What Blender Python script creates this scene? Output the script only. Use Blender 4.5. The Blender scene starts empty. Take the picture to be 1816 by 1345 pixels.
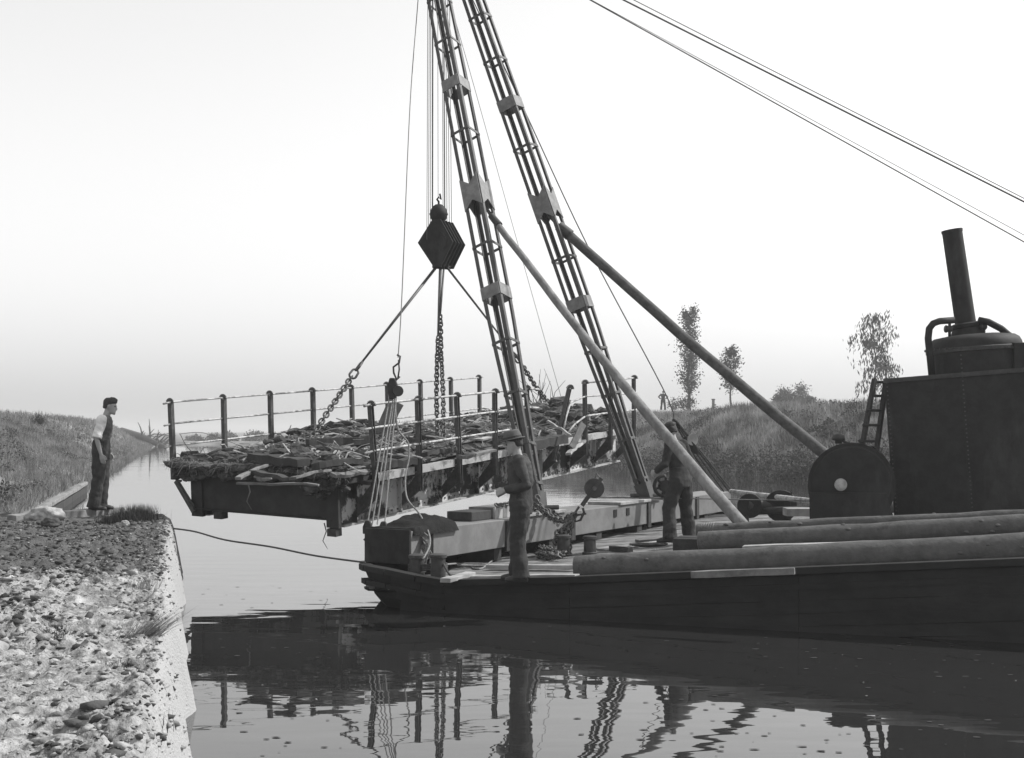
import bpy, bmesh, math, random
import numpy as np
from mathutils import Vector, Matrix, Quaternion, noise as mnoise

random.seed(7); rng = np.random.default_rng(7)
SC = bpy.context.scene
COL = SC.collection
R = math.radians

# ------------------------------------------------------------------ camera, sky, sun, exposure
FPX, CX, HY, CAMZ = 2180.0, 908.0, 765.0, 2.1        # focal length in photo pixels, centre column, horizon row, eye height
cam = bpy.data.cameras.new('camera'); cam.sensor_width = 36; cam.lens = FPX/1816*36
cam.shift_y = (HY-672.5)/1816; cam.clip_start = .1; cam.clip_end = 6000
camo = bpy.data.objects.new('camera', cam); COL.objects.link(camo)
camo.location = (0, 0, CAMZ); camo.rotation_euler = (R(90), 0, 0); SC.camera = camo

SUN_AZ, SUN_EL = R(15), R(45)                           # azimuth from +X towards +Y
w = bpy.data.worlds.new('World'); SC.world = w; w.use_nodes = True
nt = w.node_tree; nt.nodes.clear()
sky = nt.nodes.new('ShaderNodeTexSky'); sky.sky_type = 'NISHITA'; sky.sun_disc = False
sky.sun_elevation = SUN_EL; sky.sun_rotation = R(90)-SUN_AZ; sky.dust_density = .2; sky.air_density = 1.5; sky.altitude = 0
sc_ = nt.nodes.new('ShaderNodeSeparateColor'); bw = nt.nodes.new('ShaderNodeMix'); bw.inputs[0].default_value = 1.0; bg = nt.nodes.new('ShaderNodeBackground'); bg.inputs[1].default_value = .15
wo = nt.nodes.new('ShaderNodeOutputWorld')
nt.links.new(sky.outputs[0], sc_.inputs[0]); nt.links.new(sc_.outputs[1], bw.inputs[2]); nt.links.new(sc_.outputs[2], bw.inputs[3]); nt.links.new(bw.outputs[0], bg.inputs[0]); nt.links.new(bg.outputs[0], wo.inputs[0])
sl = bpy.data.lights.new('sun', 'SUN'); sl.energy = 4.6; sl.angle = R(.6); sl.color = (1, .995, .985)
so = bpy.data.objects.new('sun', sl); COL.objects.link(so)
SDIR = Vector((math.cos(SUN_EL)*math.cos(SUN_AZ), math.cos(SUN_EL)*math.sin(SUN_AZ), math.sin(SUN_EL)))
so.rotation_euler = SDIR.to_track_quat('Z', 'Y').to_euler(); so.location = (20, 12, 30)
SC.view_settings.view_transform = 'Standard'; SC.view_settings.look = 'None'
SC.view_settings.exposure = 0.28; SC.view_settings.gamma = 1.0; SC.view_settings.use_curve_mapping = False
SC.render.engine = 'CYCLES'

# ------------------------------------------------------------------ helpers
def W(px, py, Y):                       # photo pixel at depth Y -> world point
    return Vector(((px-CX)/FPX*Y, Y, CAMZ+(HY-py)/FPX*Y))
def Wz(px, py, z):                      # photo pixel on the level z
    return W(px, py, (CAMZ-z)*FPX/(py-HY))
V = Vector
DZ = .33                                 # barge deck at the corner by the hat man; the deck lists towards the lifted load
BX, BY, BT = V((.945, -.327, 0)), V((.327, .945, 0)), .078
def zdeck(x, y): return DZ+BT*((x+.77)*BX.x+(y-14.2)*BX.y)
def Wd(px, py, h=0):                     # photo pixel on the listing deck raised by h
    dx, dz = (px-CX)/FPX, (HY-py)/FPX
    Y = (DZ+h+BT*(.77*BX.x-14.2*BX.y)-CAMZ)/(dz-BT*(dx*BX.x+BX.y)); return W(px, py, Y)
def on_deck(p, h=0): return V((p.x, p.y, zdeck(p.x, p.y)+h))

def tag(o, label=None, cat=None, group=None, kind=None):
    if label: o['label'] = label
    if cat: o['category'] = cat
    if group: o['group'] = group
    if kind: o['kind'] = kind
    return o
def thing(name, label, cat, loc, group=None, mat=None):
    o = bpy.data.objects.new(name, None); COL.objects.link(o)
    if mat is not None: o.matrix_basis = mat
    else: o.location = loc
    o.empty_display_size = .2
    return tag(o, label, cat, group)
def wm(o):
    m = o.matrix_basis.copy()
    return wm(o.parent) @ m if o.parent else m

class MB:
    def __init__(s): s.v = []; s.f = []
    def add(s, vs, fs):
        b = len(s.v); s.v += [tuple(p) for p in vs]; s.f += [tuple(b+i for i in f) for f in fs]; return s
    def box(s, c, size, m=None):
        x, y, z = size[0]/2, size[1]/2, size[2]/2
        vs = [V((a, b, d)) for d in (-z, z) for b in (-y, y) for a in (-x, x)]
        if m is not None: vs = [m @ p for p in vs]
        vs = [p+V(c) for p in vs]
        return s.add(vs, [(0, 2, 3, 1), (4, 5, 7, 6), (0, 1, 5, 4), (2, 6, 7, 3), (0, 4, 6, 2), (1, 3, 7, 5)])
    def beam(s, p0, p1, wd, th, up=(0, 0, 1), w1=None, t1=None, segs=1, warp=0):
        p0, p1 = V(p0), V(p1); d = (p1-p0).normalized(); a = d.cross(V(up))
        if a.length < 1e-4: a = d.cross(V((1, 0, 0)))
        a.normalize(); b = a.cross(d).normalized(); w1 = wd if w1 is None else w1; t1 = th if t1 is None else t1
        vs = []
        for i in range(segs+1):
            k = i/segs; c = p0.lerp(p1, k); ww = (wd+(w1-wd)*k)/2; tt = (th+(t1-th)*k)/2
            if warp: c = c+b*random.uniform(-warp, warp)+a*random.uniform(-warp, warp)
            for sa, sb in ((-1, -1), (1, -1), (1, 1), (-1, 1)):
                j = 1+(random.uniform(-.09, .09) if warp else 0)
                vs.append(c+a*ww*sa*j+b*tt*sb*j)
        fs = [(0, 1, 2, 3)]
        for i in range(segs):
            o = i*4
            fs += [(o+j, o+4+j, o+4+(j+1) % 4, o+(j+1) % 4) for j in range(4)]
        o = segs*4; fs.append((o+3, o+2, o+1, o))
        return s.add(vs, fs)
    def tube(s, pts, r, n=8, cap=True):
        pts = [V(p) for p in pts]; m = len(pts)
        rs = r if hasattr(r, '__len__') else [r]*m
        vs = []; a = None
        for i, p in enumerate(pts):
            d = (pts[min(i+1, m-1)]-pts[max(i-1, 0)])
            d = d.normalized() if d.length > 1e-9 else V((0, 0, 1))
            if a is None:
                a = d.orthogonal().normalized()
            else:
                a = a-d*a.dot(d)
                a = a.normalized() if a.length > 1e-6 else d.orthogonal().normalized()
            b = d.cross(a)
            vs += [p+(a*math.cos(2*math.pi*k/n)+b*math.sin(2*math.pi*k/n))*rs[i] for k in range(n)]
        fs = []
        for i in range(m-1):
            fs += [(i*n+k, i*n+(k+1) % n, (i+1)*n+(k+1) % n, (i+1)*n+k) for k in range(n)]
        if cap: fs += [tuple(range(n-1, -1, -1)), tuple((m-1)*n+k for k in range(n))]
        return s.add(vs, fs)
    def loft(s, secs, n=16):             # secs: (centre, half axis A, half axis B)
        vs = []
        for c, a, b in secs:
            vs += [V(c)+V(a)*math.cos(2*math.pi*k/n)+V(b)*math.sin(2*math.pi*k/n) for k in range(n)]
        m = len(secs); fs = []
        for i in range(m-1):
            fs += [(i*n+k, i*n+(k+1) % n, (i+1)*n+(k+1) % n, (i+1)*n+k) for k in range(n)]
        fs += [tuple(range(n-1, -1, -1)), tuple((m-1)*n+k for k in range(n))]
        return s.add(vs, fs)
    def lathe(s, base, axis, prof, n=24):  # prof: (radius, height along axis)
        axis = V(axis).normalized(); a = axis.orthogonal().normalized(); b = axis.cross(a)
        return s.loft([(V(base)+axis*h, a*max(r, 1e-4), b*max(r, 1e-4)) for r, h in prof], n)
    def prism(s, poly, ext):
        poly = [V(p) for p in poly]; ext = V(ext); n = len(poly)
        vs = [p-ext/2 for p in poly]+[p+ext/2 for p in poly]
        fs = [tuple(range(n-1, -1, -1)), tuple(range(n, 2*n))]+[(i, (i+1) % n, n+(i+1) % n, n+i) for i in range(n)]
        return s.add(vs, fs)
    def ball(s, c, r, n=12, m=8, sc=(1, 1, 1)):
        secs = []
        for i in range(m+1):
            t = math.pi*i/m; rr = max(math.sin(t), 1e-3)*r
            secs.append((V(c)+V((0, 0, -math.cos(t)*r*sc[2])), V((rr*sc[0], 0, 0)), V((0, rr*sc[1], 0))))
        return s.loft(secs, n)
    def rock(s, c, r, sc=(1, 1, .7), seed=None, jag=.3):
        vs = [V(p) for p in ICO[0]]; m = Quaternion((random.random(), random.random(), random.random(), random.random()+.01)).normalized().to_matrix()
        out = []
        for p in vs:
            q = m @ p; q = q*(1+random.uniform(-jag, jag))*r
            out.append(V((q.x*sc[0], q.y*sc[1], q.z*sc[2]))+V(c))
        return s.add(out, ICO[1])
    def build(s, name, mat, parent=None, local=False, smooth=False, bevel=0, origin=None, auto=False):
        vs = s.v
        me = bpy.data.meshes.new(name)
        if parent is not None:
            if not local:
                inv = wm(parent).inverted(); vs = [tuple(inv @ V(p)) for p in vs]
            off = V((0, 0, 0))
        else:
            xs = np.array(vs); off = V(((xs[:, 0].min()+xs[:, 0].max())/2, (xs[:, 1].min()+xs[:, 1].max())/2, xs[:, 2].min()))
            if origin is not None: off = V(origin)
            vs = [tuple(V(p)-off) for p in vs]
        me.from_pydata(vs, [], s.f); me.update()
        bm = bmesh.new(); bm.from_mesh(me); bmesh.ops.recalc_face_normals(bm, faces=bm.faces)
        bm.to_mesh(me); bm.free()
        if smooth: me.polygons.foreach_set('use_smooth', [True]*len(me.polygons))
        if mat: me.materials.append(mat)
        o = bpy.data.objects.new(name, me); COL.objects.link(o); o.location = off
        if parent is not None: o.parent = parent
        if bevel:
            b = o.modifiers.new('bevel', 'BEVEL'); b.width = bevel; b.segments = 2; b.limit_method = 'ANGLE'
        if smooth and auto:
            e = o.modifiers.new('split', 'EDGE_SPLIT'); e.split_angle = R(40)
        return o
_bm = bmesh.new(); bmesh.ops.create_icosphere(_bm, subdivisions=1, radius=1)
ICO = ([tuple(v.co) for v in _bm.verts], [tuple(v.index for v in f.verts) for f in _bm.faces]); _bm.free()
_bm = bmesh.new(); bmesh.ops.create_icosphere(_bm, subdivisions=2, radius=1)
ICO2 = ([tuple(v.co) for v in _bm.verts], [tuple(v.index for v in f.verts) for f in _bm.faces]); _bm.free()

def np_mesh(name, verts, faces, mat, smooth=False):    # verts Nx3, faces MxK
    me = bpy.data.meshes.new(name); verts = np.asarray(verts, dtype=np.float32); faces = np.asarray(faces, dtype=np.int32)
    k = faces.shape[1]
    me.vertices.add(len(verts)); me.vertices.foreach_set('co', verts.ravel())
    me.loops.add(faces.size); me.loops.foreach_set('vertex_index', faces.ravel())
    me.polygons.add(len(faces)); me.polygons.foreach_set('loop_start', np.arange(0, faces.size, k, dtype=np.int32))
    me.polygons.foreach_set('loop_total', np.full(len(faces), k, dtype=np.int32))
    if smooth: me.polygons.foreach_set('use_smooth', np.ones(len(faces), dtype=bool))
    me.update(calc_edges=True); me.validate()
    if mat: me.materials.append(mat)
    return me
def np_obj(name, verts, faces, mat, smooth=False, parent=None):
    o = bpy.data.objects.new(name, np_mesh(name, verts, faces, mat, smooth)); COL.objects.link(o)
    if parent is not None: o.parent = parent
    return o
def copy_to(o, parent=None, m=None):
    c = o.copy(); COL.objects.link(c)
    if parent is not None: c.parent = parent
    if m is not None: c.matrix_basis = m
    return c

# value noise on numpy arrays
_P = rng.random((64, 64, 64)).astype(np.float32)
def vnoise(x, y, z=0.0):
    x = np.asarray(x, dtype=np.float64); y = np.asarray(y, dtype=np.float64); z = np.zeros_like(x)+z
    xi, yi, zi = np.floor(x).astype(int), np.floor(y).astype(int), np.floor(z).astype(int)
    fx, fy, fz = x-xi, y-yi, z-zi
    fx, fy, fz = fx*fx*(3-2*fx), fy*fy*(3-2*fy), fz*fz*(3-2*fz)
    g = lambda a, b, c: _P[(xi+a) & 63, (yi+b) & 63, (zi+c) & 63]
    l = lambda a, b, t: a+(b-a)*t
    return l(l(l(g(0, 0, 0), g(1, 0, 0), fx), l(g(0, 1, 0), g(1, 1, 0), fx), fy), l(l(g(0, 0, 1), g(1, 0, 1), fx), l(g(0, 1, 1), g(1, 1, 1), fx), fy), fz)-.5
def fbm(x, y, z=0.0, oct=4):
    t = 0; a = 1; s = 1
    for i in range(oct):
        t = t+a*vnoise(np.asarray(x)*s+i*7.3, np.asarray(y)*s+i*3.1, z); a *= .5; s *= 2.03
    return t
def sstep(a, b, x):
    t = np.clip((np.asarray(x, dtype=np.float64)-a)/(b-a), 0, 1); return t*t*(3-2*t)

# ------------------------------------------------------------------ materials (a black and white place: greys only)
def mat(name, base, dark=None, scale=4, rough=.75, metal=0, bump=0, bscale=None, detail=6, lo=.4, hi=.62, stretch=(1, 1, 1), extra=None, spec=.4, coord='Object'):
    m = bpy.data.materials.new(name); m.use_nodes = True; t = m.node_tree; b = t.nodes['Principled BSDF']
    b.inputs['Roughness'].default_value = rough; b.inputs['Metallic'].default_value = metal; b.inputs['Specular IOR Level'].default_value = spec
    tc = t.nodes.new('ShaderNodeTexCoord'); mp = t.nodes.new('ShaderNodeMapping'); mp.inputs['Scale'].default_value = stretch
    t.links.new(tc.outputs[coord], mp.inputs[0])
    dark = base*.6 if dark is None else dark
    n = t.nodes.new('ShaderNodeTexNoise'); n.inputs['Scale'].default_value = scale; n.inputs['Detail'].default_value = detail; n.inputs['Roughness'].default_value = .65
    t.links.new(mp.outputs[0], n.inputs[0])
    r = t.nodes.new('ShaderNodeValToRGB'); r.color_ramp.elements[0].position = lo; r.color_ramp.elements[1].position = hi
    r.color_ramp.elements[0].color = (dark, dark, dark, 1); r.color_ramp.elements[1].color = (base, base, base, 1)
    t.links.new(n.outputs[0], r.inputs[0]); out = r.outputs[0]
    if extra:                                           # a second, larger stain: (value, scale, lo, hi, stretch)
        val, sc, l2, h2, st = extra
        mp2 = t.nodes.new('ShaderNodeMapping'); mp2.inputs['Scale'].default_value = st; t.links.new(tc.outputs[coord], mp2.inputs[0])
        n2 = t.nodes.new('ShaderNodeTexNoise'); n2.inputs['Scale'].default_value = sc; n2.inputs['Detail'].default_value = 8; n2.inputs['Roughness'].default_value = .7
        t.links.new(mp2.outputs[0], n2.inputs[0])
        r2 = t.nodes.new('ShaderNodeMapRange'); r2.inputs[1].default_value = l2; r2.inputs[2].default_value = h2
        t.links.new(n2.outputs[0], r2.inputs[0])
        mx = t.nodes.new('ShaderNodeMix'); mx.data_type = 'RGBA'
        t.links.new(r2.outputs[0], mx.inputs[0]); t.links.new(out, mx.inputs[6]); mx.inputs[7].default_value = (val, val, val, 1)
        out = mx.outputs[2]
    t.links.new(out, b.inputs['Base Color'])
    if bump:
        nb = t.nodes.new('ShaderNodeTexNoise'); nb.inputs['Scale'].default_value = bscale or scale*4; nb.inputs['Detail'].default_value = 8
        t.links.new(mp.outputs[0], nb.inputs[0])
        bp = t.nodes.new('ShaderNodeBump'); bp.inputs['Strength'].default_value = 1; bp.inputs['Distance'].default_value = bump
        t.links.new(nb.outputs[0], bp.inputs['Height']); t.links.new(bp.outputs[0], b.inputs['Normal'])
    return m
M = {}
M['iron'] = mat('iron', .045, .026, 9, .6, bump=.003)
M['lattice'] = mat('lattice_steel', .06, .04, 7, .55, bump=.002)
M['plate'] = mat('plate_steel', .19, .12, 8, .55, bump=.002)
M['black'] = mat('black_boiler_iron', .023, .014, 5, .7, bump=.003, extra=(.042, 1.5, .52, .7, (1, 1, .3)), spec=.2)
M['post'] = mat('railing_post_paint', .075, .04, 14, .6, bump=.003)
M['rail'] = mat('railing_pipe_paint', .42, .14, 11, .6, bump=.002, lo=.38, hi=.55)
M['girder'] = mat('girder_rust', .04, .022, 5, .75, bump=.004, extra=(.5, 2.3, .50, .56, (1, 1, .7)))
M['enddark'] = mat('end_girder_rust', .03, .018, 4, .8, bump=.006)
M['fascia'] = mat('fascia_steel', .36, .10, 7, .6, bump=.003, lo=.34, hi=.52)
M['rubble'] = mat('rubble_earth', .11, .03, 6, .95, bump=.02, bscale=30, lo=.42, hi=.66)
M['stone'] = mat('broken_stone', .38, .2, 8, .9, bump=.006)
M['woodpale'] = mat('weathered_pale_wood', .34, .2, 3, .85, bump=.004, bscale=14, stretch=(1, 1, 1))
M['wooddark'] = mat('tarred_dark_wood', .04, .022, 5, .85, bump=.005)
M['woodmid'] = mat('worn_wood', .17, .09, 5, .85, bump=.004)
M['log'] = mat('log_bark', .105, .075, 5, .95, bump=.010, bscale=22, spec=.1, extra=(.06, 3, .58, .66, (1, 1, 1)))
M['pole'] = mat('peeled_pole_wood', .22, .12, 6, .85, bump=.008, bscale=30, stretch=(1, 1, .6))
M['poledark'] = mat('creosoted_pole_wood', .10, .05, 6, .85, bump=.008, bscale=30)
M['beam'] = mat('grey_beam_paint', .17, .125, 3, .6, bump=.002, extra=(.1, 2.2, .60, .75, (1, 1, .4)))
M['hull'] = mat('tarred_hull', .021, .014, 3, .7, spec=.2, bump=.004, extra=(.03, 1.2, .5, .7, (.4, .4, 2)))
M['deck'] = mat('deck_boards', .19, .10, 5, .85, bump=.003, extra=(.07, 1.4, .54, .66, (1, 1, 1)))
M['rope'] = mat('hemp_rope', .2, .12, 30, .9)
M['ropedark'] = mat('tarred_rope', .06, .035, 20, .9)
M['cable'] = mat('wire_cable', .07, .05, 20, .5)
M['chain'] = mat('chain_iron', .10, .05, 20, .55, bump=.002)
M['soil'] = mat('bank_soil', .34, .14, 3.2, .95, bump=.02, bscale=22, lo=.36, hi=.6)
M['clod'] = mat('soil_clod', .24, .08, 5, .95, bump=.01, bscale=30, lo=.35, hi=.6, coord='Object')
M['soilbit'] = mat('soil_bits', .34, .14, 12, .95, bump=.006, bscale=60)
M['clodpale'] = mat('pale_clod', .36, .2, 5, .95, bump=.008, bscale=30)
M['sand'] = mat('pale_sand', .52, .36, 3.5, .95, bump=.012, bscale=26, lo=.36, hi=.6, extra=(.22, 7, .6, .68, (1, 1, .5)))
M['grass'] = mat('bank_grass', .31, .07, 1.5, .9, detail=10, lo=.40, hi=.60, spec=.15)
M['grassfar'] = mat('far_bank_grass', .32, .065, .6, .9, detail=10, lo=.41, hi=.60, spec=.15)
M['drygrass'] = mat('dry_grass', .3, .16, 5, .9, spec=.15)
M['scrub'] = mat('scrub_leaves', .07, .035, 1.2, .9, spec=.15)
M['leaf'] = mat('tree_leaves', .075, .045, 1.0, .9, spec=.15)
M['bark'] = mat('tree_bark', .10, .05, 6, .9, bump=.01)
M['ground'] = mat('ground_earth', .2, .08, .35, .95, bump=.03, bscale=5)
M['kerb'] = mat('kerb_wood', .24, .14, 5, .85, bump=.004)
M['skin'] = mat('skin', .30, .26, 12, .6)
M['hair'] = mat('hair', .03, .018, 40, .7, bump=.004)
M['shirt'] = mat('white_shirt', .68, .6, 9, .9, bump=.006)
M['vest'] = mat('dark_waistcoat', .09, .06, 20, .9, bump=.004)
M['trousers'] = mat('dark_trousers', .035, .024, 10, .95, bump=.006)
M['jacket'] = mat('dark_jacket', .05, .035, 8, .95, bump=.006)
M['hat'] = mat('felt_hat', .10, .07, 15, .95)
M['overall'] = mat('work_clothes', .034, .022, 8, .95, bump=.006)
M['shoe'] = mat('leather_shoe', .035, .02, 15, .6)
M['tarp'] = mat('tarpaulin', .02, .013, 6, 1.0, spec=.1, bump=.01)
M['canvas'] = mat('pale_canvas', .45, .3, 6, .9)
M['speck'] = mat('floating_scum', .035, .02, 8, .9)
M['speckpale'] = mat('pale_floating_scum', .5, .35, 8, .9)

def translucent(m, f=.45):               # thin blades and leaves let light through
    t = m.node_tree; b = t.nodes['Principled BSDF']; out = t.nodes['Material Output']; tr = t.nodes.new('ShaderNodeBsdfTranslucent'); mx = t.nodes.new('ShaderNodeMixShader'); mx.inputs[0].default_value = f
    t.links.new(b.inputs['Base Color'].links[0].from_socket, tr.inputs[0]); t.links.new(b.outputs[0], mx.inputs[1]); t.links.new(tr.outputs[0], mx.inputs[2]); t.links.new(mx.outputs[0], out.inputs[0])
for k_ in ('grass', 'grassfar', 'drygrass', 'leaf'): translucent(M[k_])
def water_mat():
    m = bpy.data.materials.new('canal_water'); m.use_nodes = True; t = m.node_tree; b = t.nodes['Principled BSDF']
    b.inputs['Base Color'].default_value = (.019, .019, .019, 1); b.inputs['Roughness'].default_value = .012; b.inputs['IOR'].default_value = 1.82
    tc = t.nodes.new('ShaderNodeTexCoord'); h = None
    for sc, st, wt in ((.75, (.55, 1.5, 1), 1.0), (2.6, (.5, 1.4, 1), .16), (.12, (1, 1, 1), 2.2)):
        mp = t.nodes.new('ShaderNodeMapping'); mp.inputs['Scale'].default_value = st; t.links.new(tc.outputs['Object'], mp.inputs[0])
        n = t.nodes.new('ShaderNodeTexNoise'); n.inputs['Scale'].default_value = sc*2.0; n.inputs['Detail'].default_value = 1.5; n.inputs['Roughness'].default_value = .4
        t.links.new(mp.outputs[0], n.inputs[0])
        mu = t.nodes.new('ShaderNodeMath'); mu.operation = 'MULTIPLY'; mu.inputs[1].default_value = wt; t.links.new(n.outputs[0], mu.inputs[0])
        if h is None: h = mu.outputs[0]
        else:
            ad = t.nodes.new('ShaderNodeMath'); ad.operation = 'ADD'; t.links.new(h, ad.inputs[0]); t.links.new(mu.outputs[0], ad.inputs[1]); h = ad.outputs[0]
    bp = t.nodes.new('ShaderNodeBump'); bp.inputs['Strength'].default_value = 1; bp.inputs['Distance'].default_value = .0040
    t.links.new(h, bp.inputs['Height']); t.links.new(bp.outputs[0], b.inputs['Normal'])
    return m
M['water'] = water_mat()

# ------------------------------------------------------------------ setting: ground, canal, banks
CD = V((-.2645, .9644, 0)); CP = V((.9644, .2645, 0))          # along and across the canal
def lat(X, Y): return X*CP.x+Y*CP.y
def ls2xy(l, s): return l*CP.x+s*CD.x, l*CP.y+s*CD.y
def ground_z(l, s):
    l = np.asarray(l, dtype=np.float64); s = np.asarray(s, dtype=np.float64)
    nz = fbm(l*.12+9, s*.12, 0, 4)+fbm(l*.5, s*.4, 3, 3)*.6
    # left bank
    crest = (2.35+.75*sstep(40, 120, s))*(1-.93*sstep(165, 225, s))
    lb = .32+(crest-.32)*sstep(-3.6, -9.5, l)+nz*.35*sstep(-3.6, -6, l)
    lb = np.where(s > 45, lb-.62*sstep(-4.1, -3.0, l)*sstep(45, 47, s), lb); lb = np.where(l > -3.0, -1.6, lb)
    # right bank, and the land behind it
    far = 1-.8*sstep(170, 260, s)
    rb = (-.4+3.55*sstep(25.6, 33.5, l)+1.0*sstep(34, 85, l))*far+nz*(.5*sstep(27, 31, l)+.25*sstep(40, 60, l))
    z = np.where(l > 25.0, np.where(l < 25.6, -.8, rb), -1.6)
    z = np.where(l < -3.0, lb, z)
    # canal closed far away by its bend
    z = np.where((l > -3) & (l < 25.6), -1.6+2.0*sstep(196, 204, s), z)
    # the near left quarter lies under the soil platform
    z = np.where((l < -3.0) & (s < 19.5), np.minimum(z, .45), z)
    return z
def ax(segs):
    out = []
    for a, b, n in segs: out += list(np.linspace(a, b, n, endpoint=False))
    return np.array(out+[segs[-1][1]])
lv = ax([(-2200, -60, 14), (-60, -10, 26), (-10, -3.02, 24), (-3.02, -2.98, 1), (-2.98, 24.9, 6), (24.9, 36, 38), (36, 90, 26), (90, 2200, 14)])
sv = ax([(-60, 16, 20), (16, 60, 60), (60, 230, 110), (230, 600, 30), (600, 2200, 14)])
LL, SS = np.meshgrid(lv, sv); ZZ = ground_z(LL, SS)
XX, YY = ls2xy(LL, SS)
nl, ns = len(lv), len(sv)
idx = np.arange(nl*ns).reshape(ns, nl)
F = np.stack([idx[:-1, :-1], idx[:-1, 1:], idx[1:, 1:], idx[1:, :-1]], -1).reshape(-1, 4)
tag(np_obj('ground', np.stack([XX, YY, ZZ], -1).reshape(-1, 3), F, M['ground'], True), kind='structure')
wp = [ls2xy(l, s) for l, s in ((-14, -40), (60, -40), (60, 215), (-14, 215))]
tag(np_obj('canal_water', [(x, y, 0) for x, y in wp], [(0, 1, 2, 3)], M['water']), kind='structure')

# soil platform in the foreground (old bridge abutment)
SA = 19.35
pl = ax([(-9, -3.4, 70), (-3.4, -.3, 190), (-.3, .55, 85)]); ps = ax([(3.6, 8, 280), (8, 13, 200), (13, SA+1.6, 150)])
PL, PS = np.meshgrid(pl, ps)
def plat_z(l, s):
    X, Y = ls2xy(l, s)
    e = fbm(s*.9, 3.3, 0, 4)*.15+fbm(s*4, 9.3, 0, 2)*.03
    lump = fbm(X*1.0, Y*1.0, 1, 3)*.10+fbm(X*3.5, Y*3.5, 2, 4)*.09+np.abs(fbm(X*9, Y*9, 4, 3))*.06*(1+2*np.clip(fbm(X*1.3, Y*1.3, 8, 2), 0, 1))+np.abs(fbm(X*24, Y*24, 6, 2))*.022-.01
    top = .78+lump*(1-.4*sstep(12, 18, s))
    k = sstep(-.13, .17, l+e)
    z = top*(1-k)+(-.25)*k+k*(1-k)*(fbm(X*6, Y*6, 3, 3)*.3+fbm(X*20, Y*20, 3, 2)*.12)
    return z
PZ = plat_z(PL, PS); PX, PY = ls2xy(PL, PS)
# far end of the platform is cut square to the picture at Y = SA
PYc = np.minimum(PY, SA); dropped = PY > SA
PXc = np.where(dropped, PX-(PY-SA)*CD.x/CD.y, PX); PZ = np.where(PY > SA+.02, np.minimum(PZ, .79-(PY-SA)*3), PZ)
n1, n2 = len(pl), len(ps); idx = np.arange(n1*n2).reshape(n2, n1)
F = np.stack([idx[:-1, :-1], idx[:-1, 1:], idx[1:, 1:], idx[1:, :-1]], -1).reshape(-1, 4)
# soil colour: darker exposure band painted over the far half, bleached sand on the slope (slots by face)
cl = PL[:-1, :-1].ravel(); cs = PS[:-1, :-1].ravel(); cx = PX[:-1, :-1].ravel(); cy = PY[:-1, :-1].ravel()
def soil_mat():
    m = mat('platform_soil', .31, .11, 14, .95, bump=.016, bscale=55, lo=.36, hi=.54, extra=(.12, 4.5, .54, .66, (1, 1, 1)))
    t = m.node_tree; b = t.nodes['Principled BSDF']; src = b.inputs['Base Color'].links[0].from_socket
    g = t.nodes.new('ShaderNodeNewGeometry'); 
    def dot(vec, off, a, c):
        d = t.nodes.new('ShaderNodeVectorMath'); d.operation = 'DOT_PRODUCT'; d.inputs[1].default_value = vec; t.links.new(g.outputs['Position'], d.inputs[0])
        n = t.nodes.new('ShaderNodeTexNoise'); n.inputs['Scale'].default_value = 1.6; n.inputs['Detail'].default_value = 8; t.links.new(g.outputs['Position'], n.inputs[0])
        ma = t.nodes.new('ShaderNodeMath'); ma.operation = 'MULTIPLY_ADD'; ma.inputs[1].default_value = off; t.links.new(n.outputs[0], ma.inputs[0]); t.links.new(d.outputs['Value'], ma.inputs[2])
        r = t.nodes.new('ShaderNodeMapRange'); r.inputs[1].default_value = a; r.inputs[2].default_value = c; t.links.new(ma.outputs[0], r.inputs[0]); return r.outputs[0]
    def mix(f, a, val):
        mx = t.nodes.new('ShaderNodeMix'); mx.data_type = 'RGBA'; t.links.new(f, mx.inputs[0]); t.links.new(a, mx.inputs[6]); mx.inputs[7].default_value = (val, val, val, 1); return mx.outputs[2]
    c = mix(dot((0, 1, 0), 3.0, 12.2, 13.6), src, .075)                       # uneven exposure painted in: soil colour darkened over the far half
    # keep some variation in the dark part
    n = t.nodes.new('ShaderNodeTexNoise'); n.inputs['Scale'].default_value = 9; n.inputs['Detail'].default_value = 8; t.links.new(g.outputs['Position'], n.inputs[0])
    r = t.nodes.new('ShaderNodeMapRange'); r.inputs[1].default_value = .35; r.inputs[2].default_value = .68; r.inputs[3].default_value = .6; r.inputs[4].default_value = 1.4; t.links.new(n.outputs[0], r.inputs[0])
    mu = t.nodes.new('ShaderNodeMix'); mu.data_type = 'RGBA'; mu.blend_type = 'MULTIPLY'; mu.inputs[0].default_value = 1; t.links.new(c, mu.inputs[6]); t.links.new(r.outputs[0], mu.inputs[7])
    sand = mix(dot((CP.x, CP.y, -.25), .25, -.30, -.12), mu.outputs[2], .33)
    t.links.new(sand, b.inputs['Base Color']); return m
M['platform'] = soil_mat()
plat = tag(np_obj('soil_bank', np.stack([PXc, PYc, PZ], -1).reshape(-1, 3), F, M['platform'], True), kind='structure')

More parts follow.
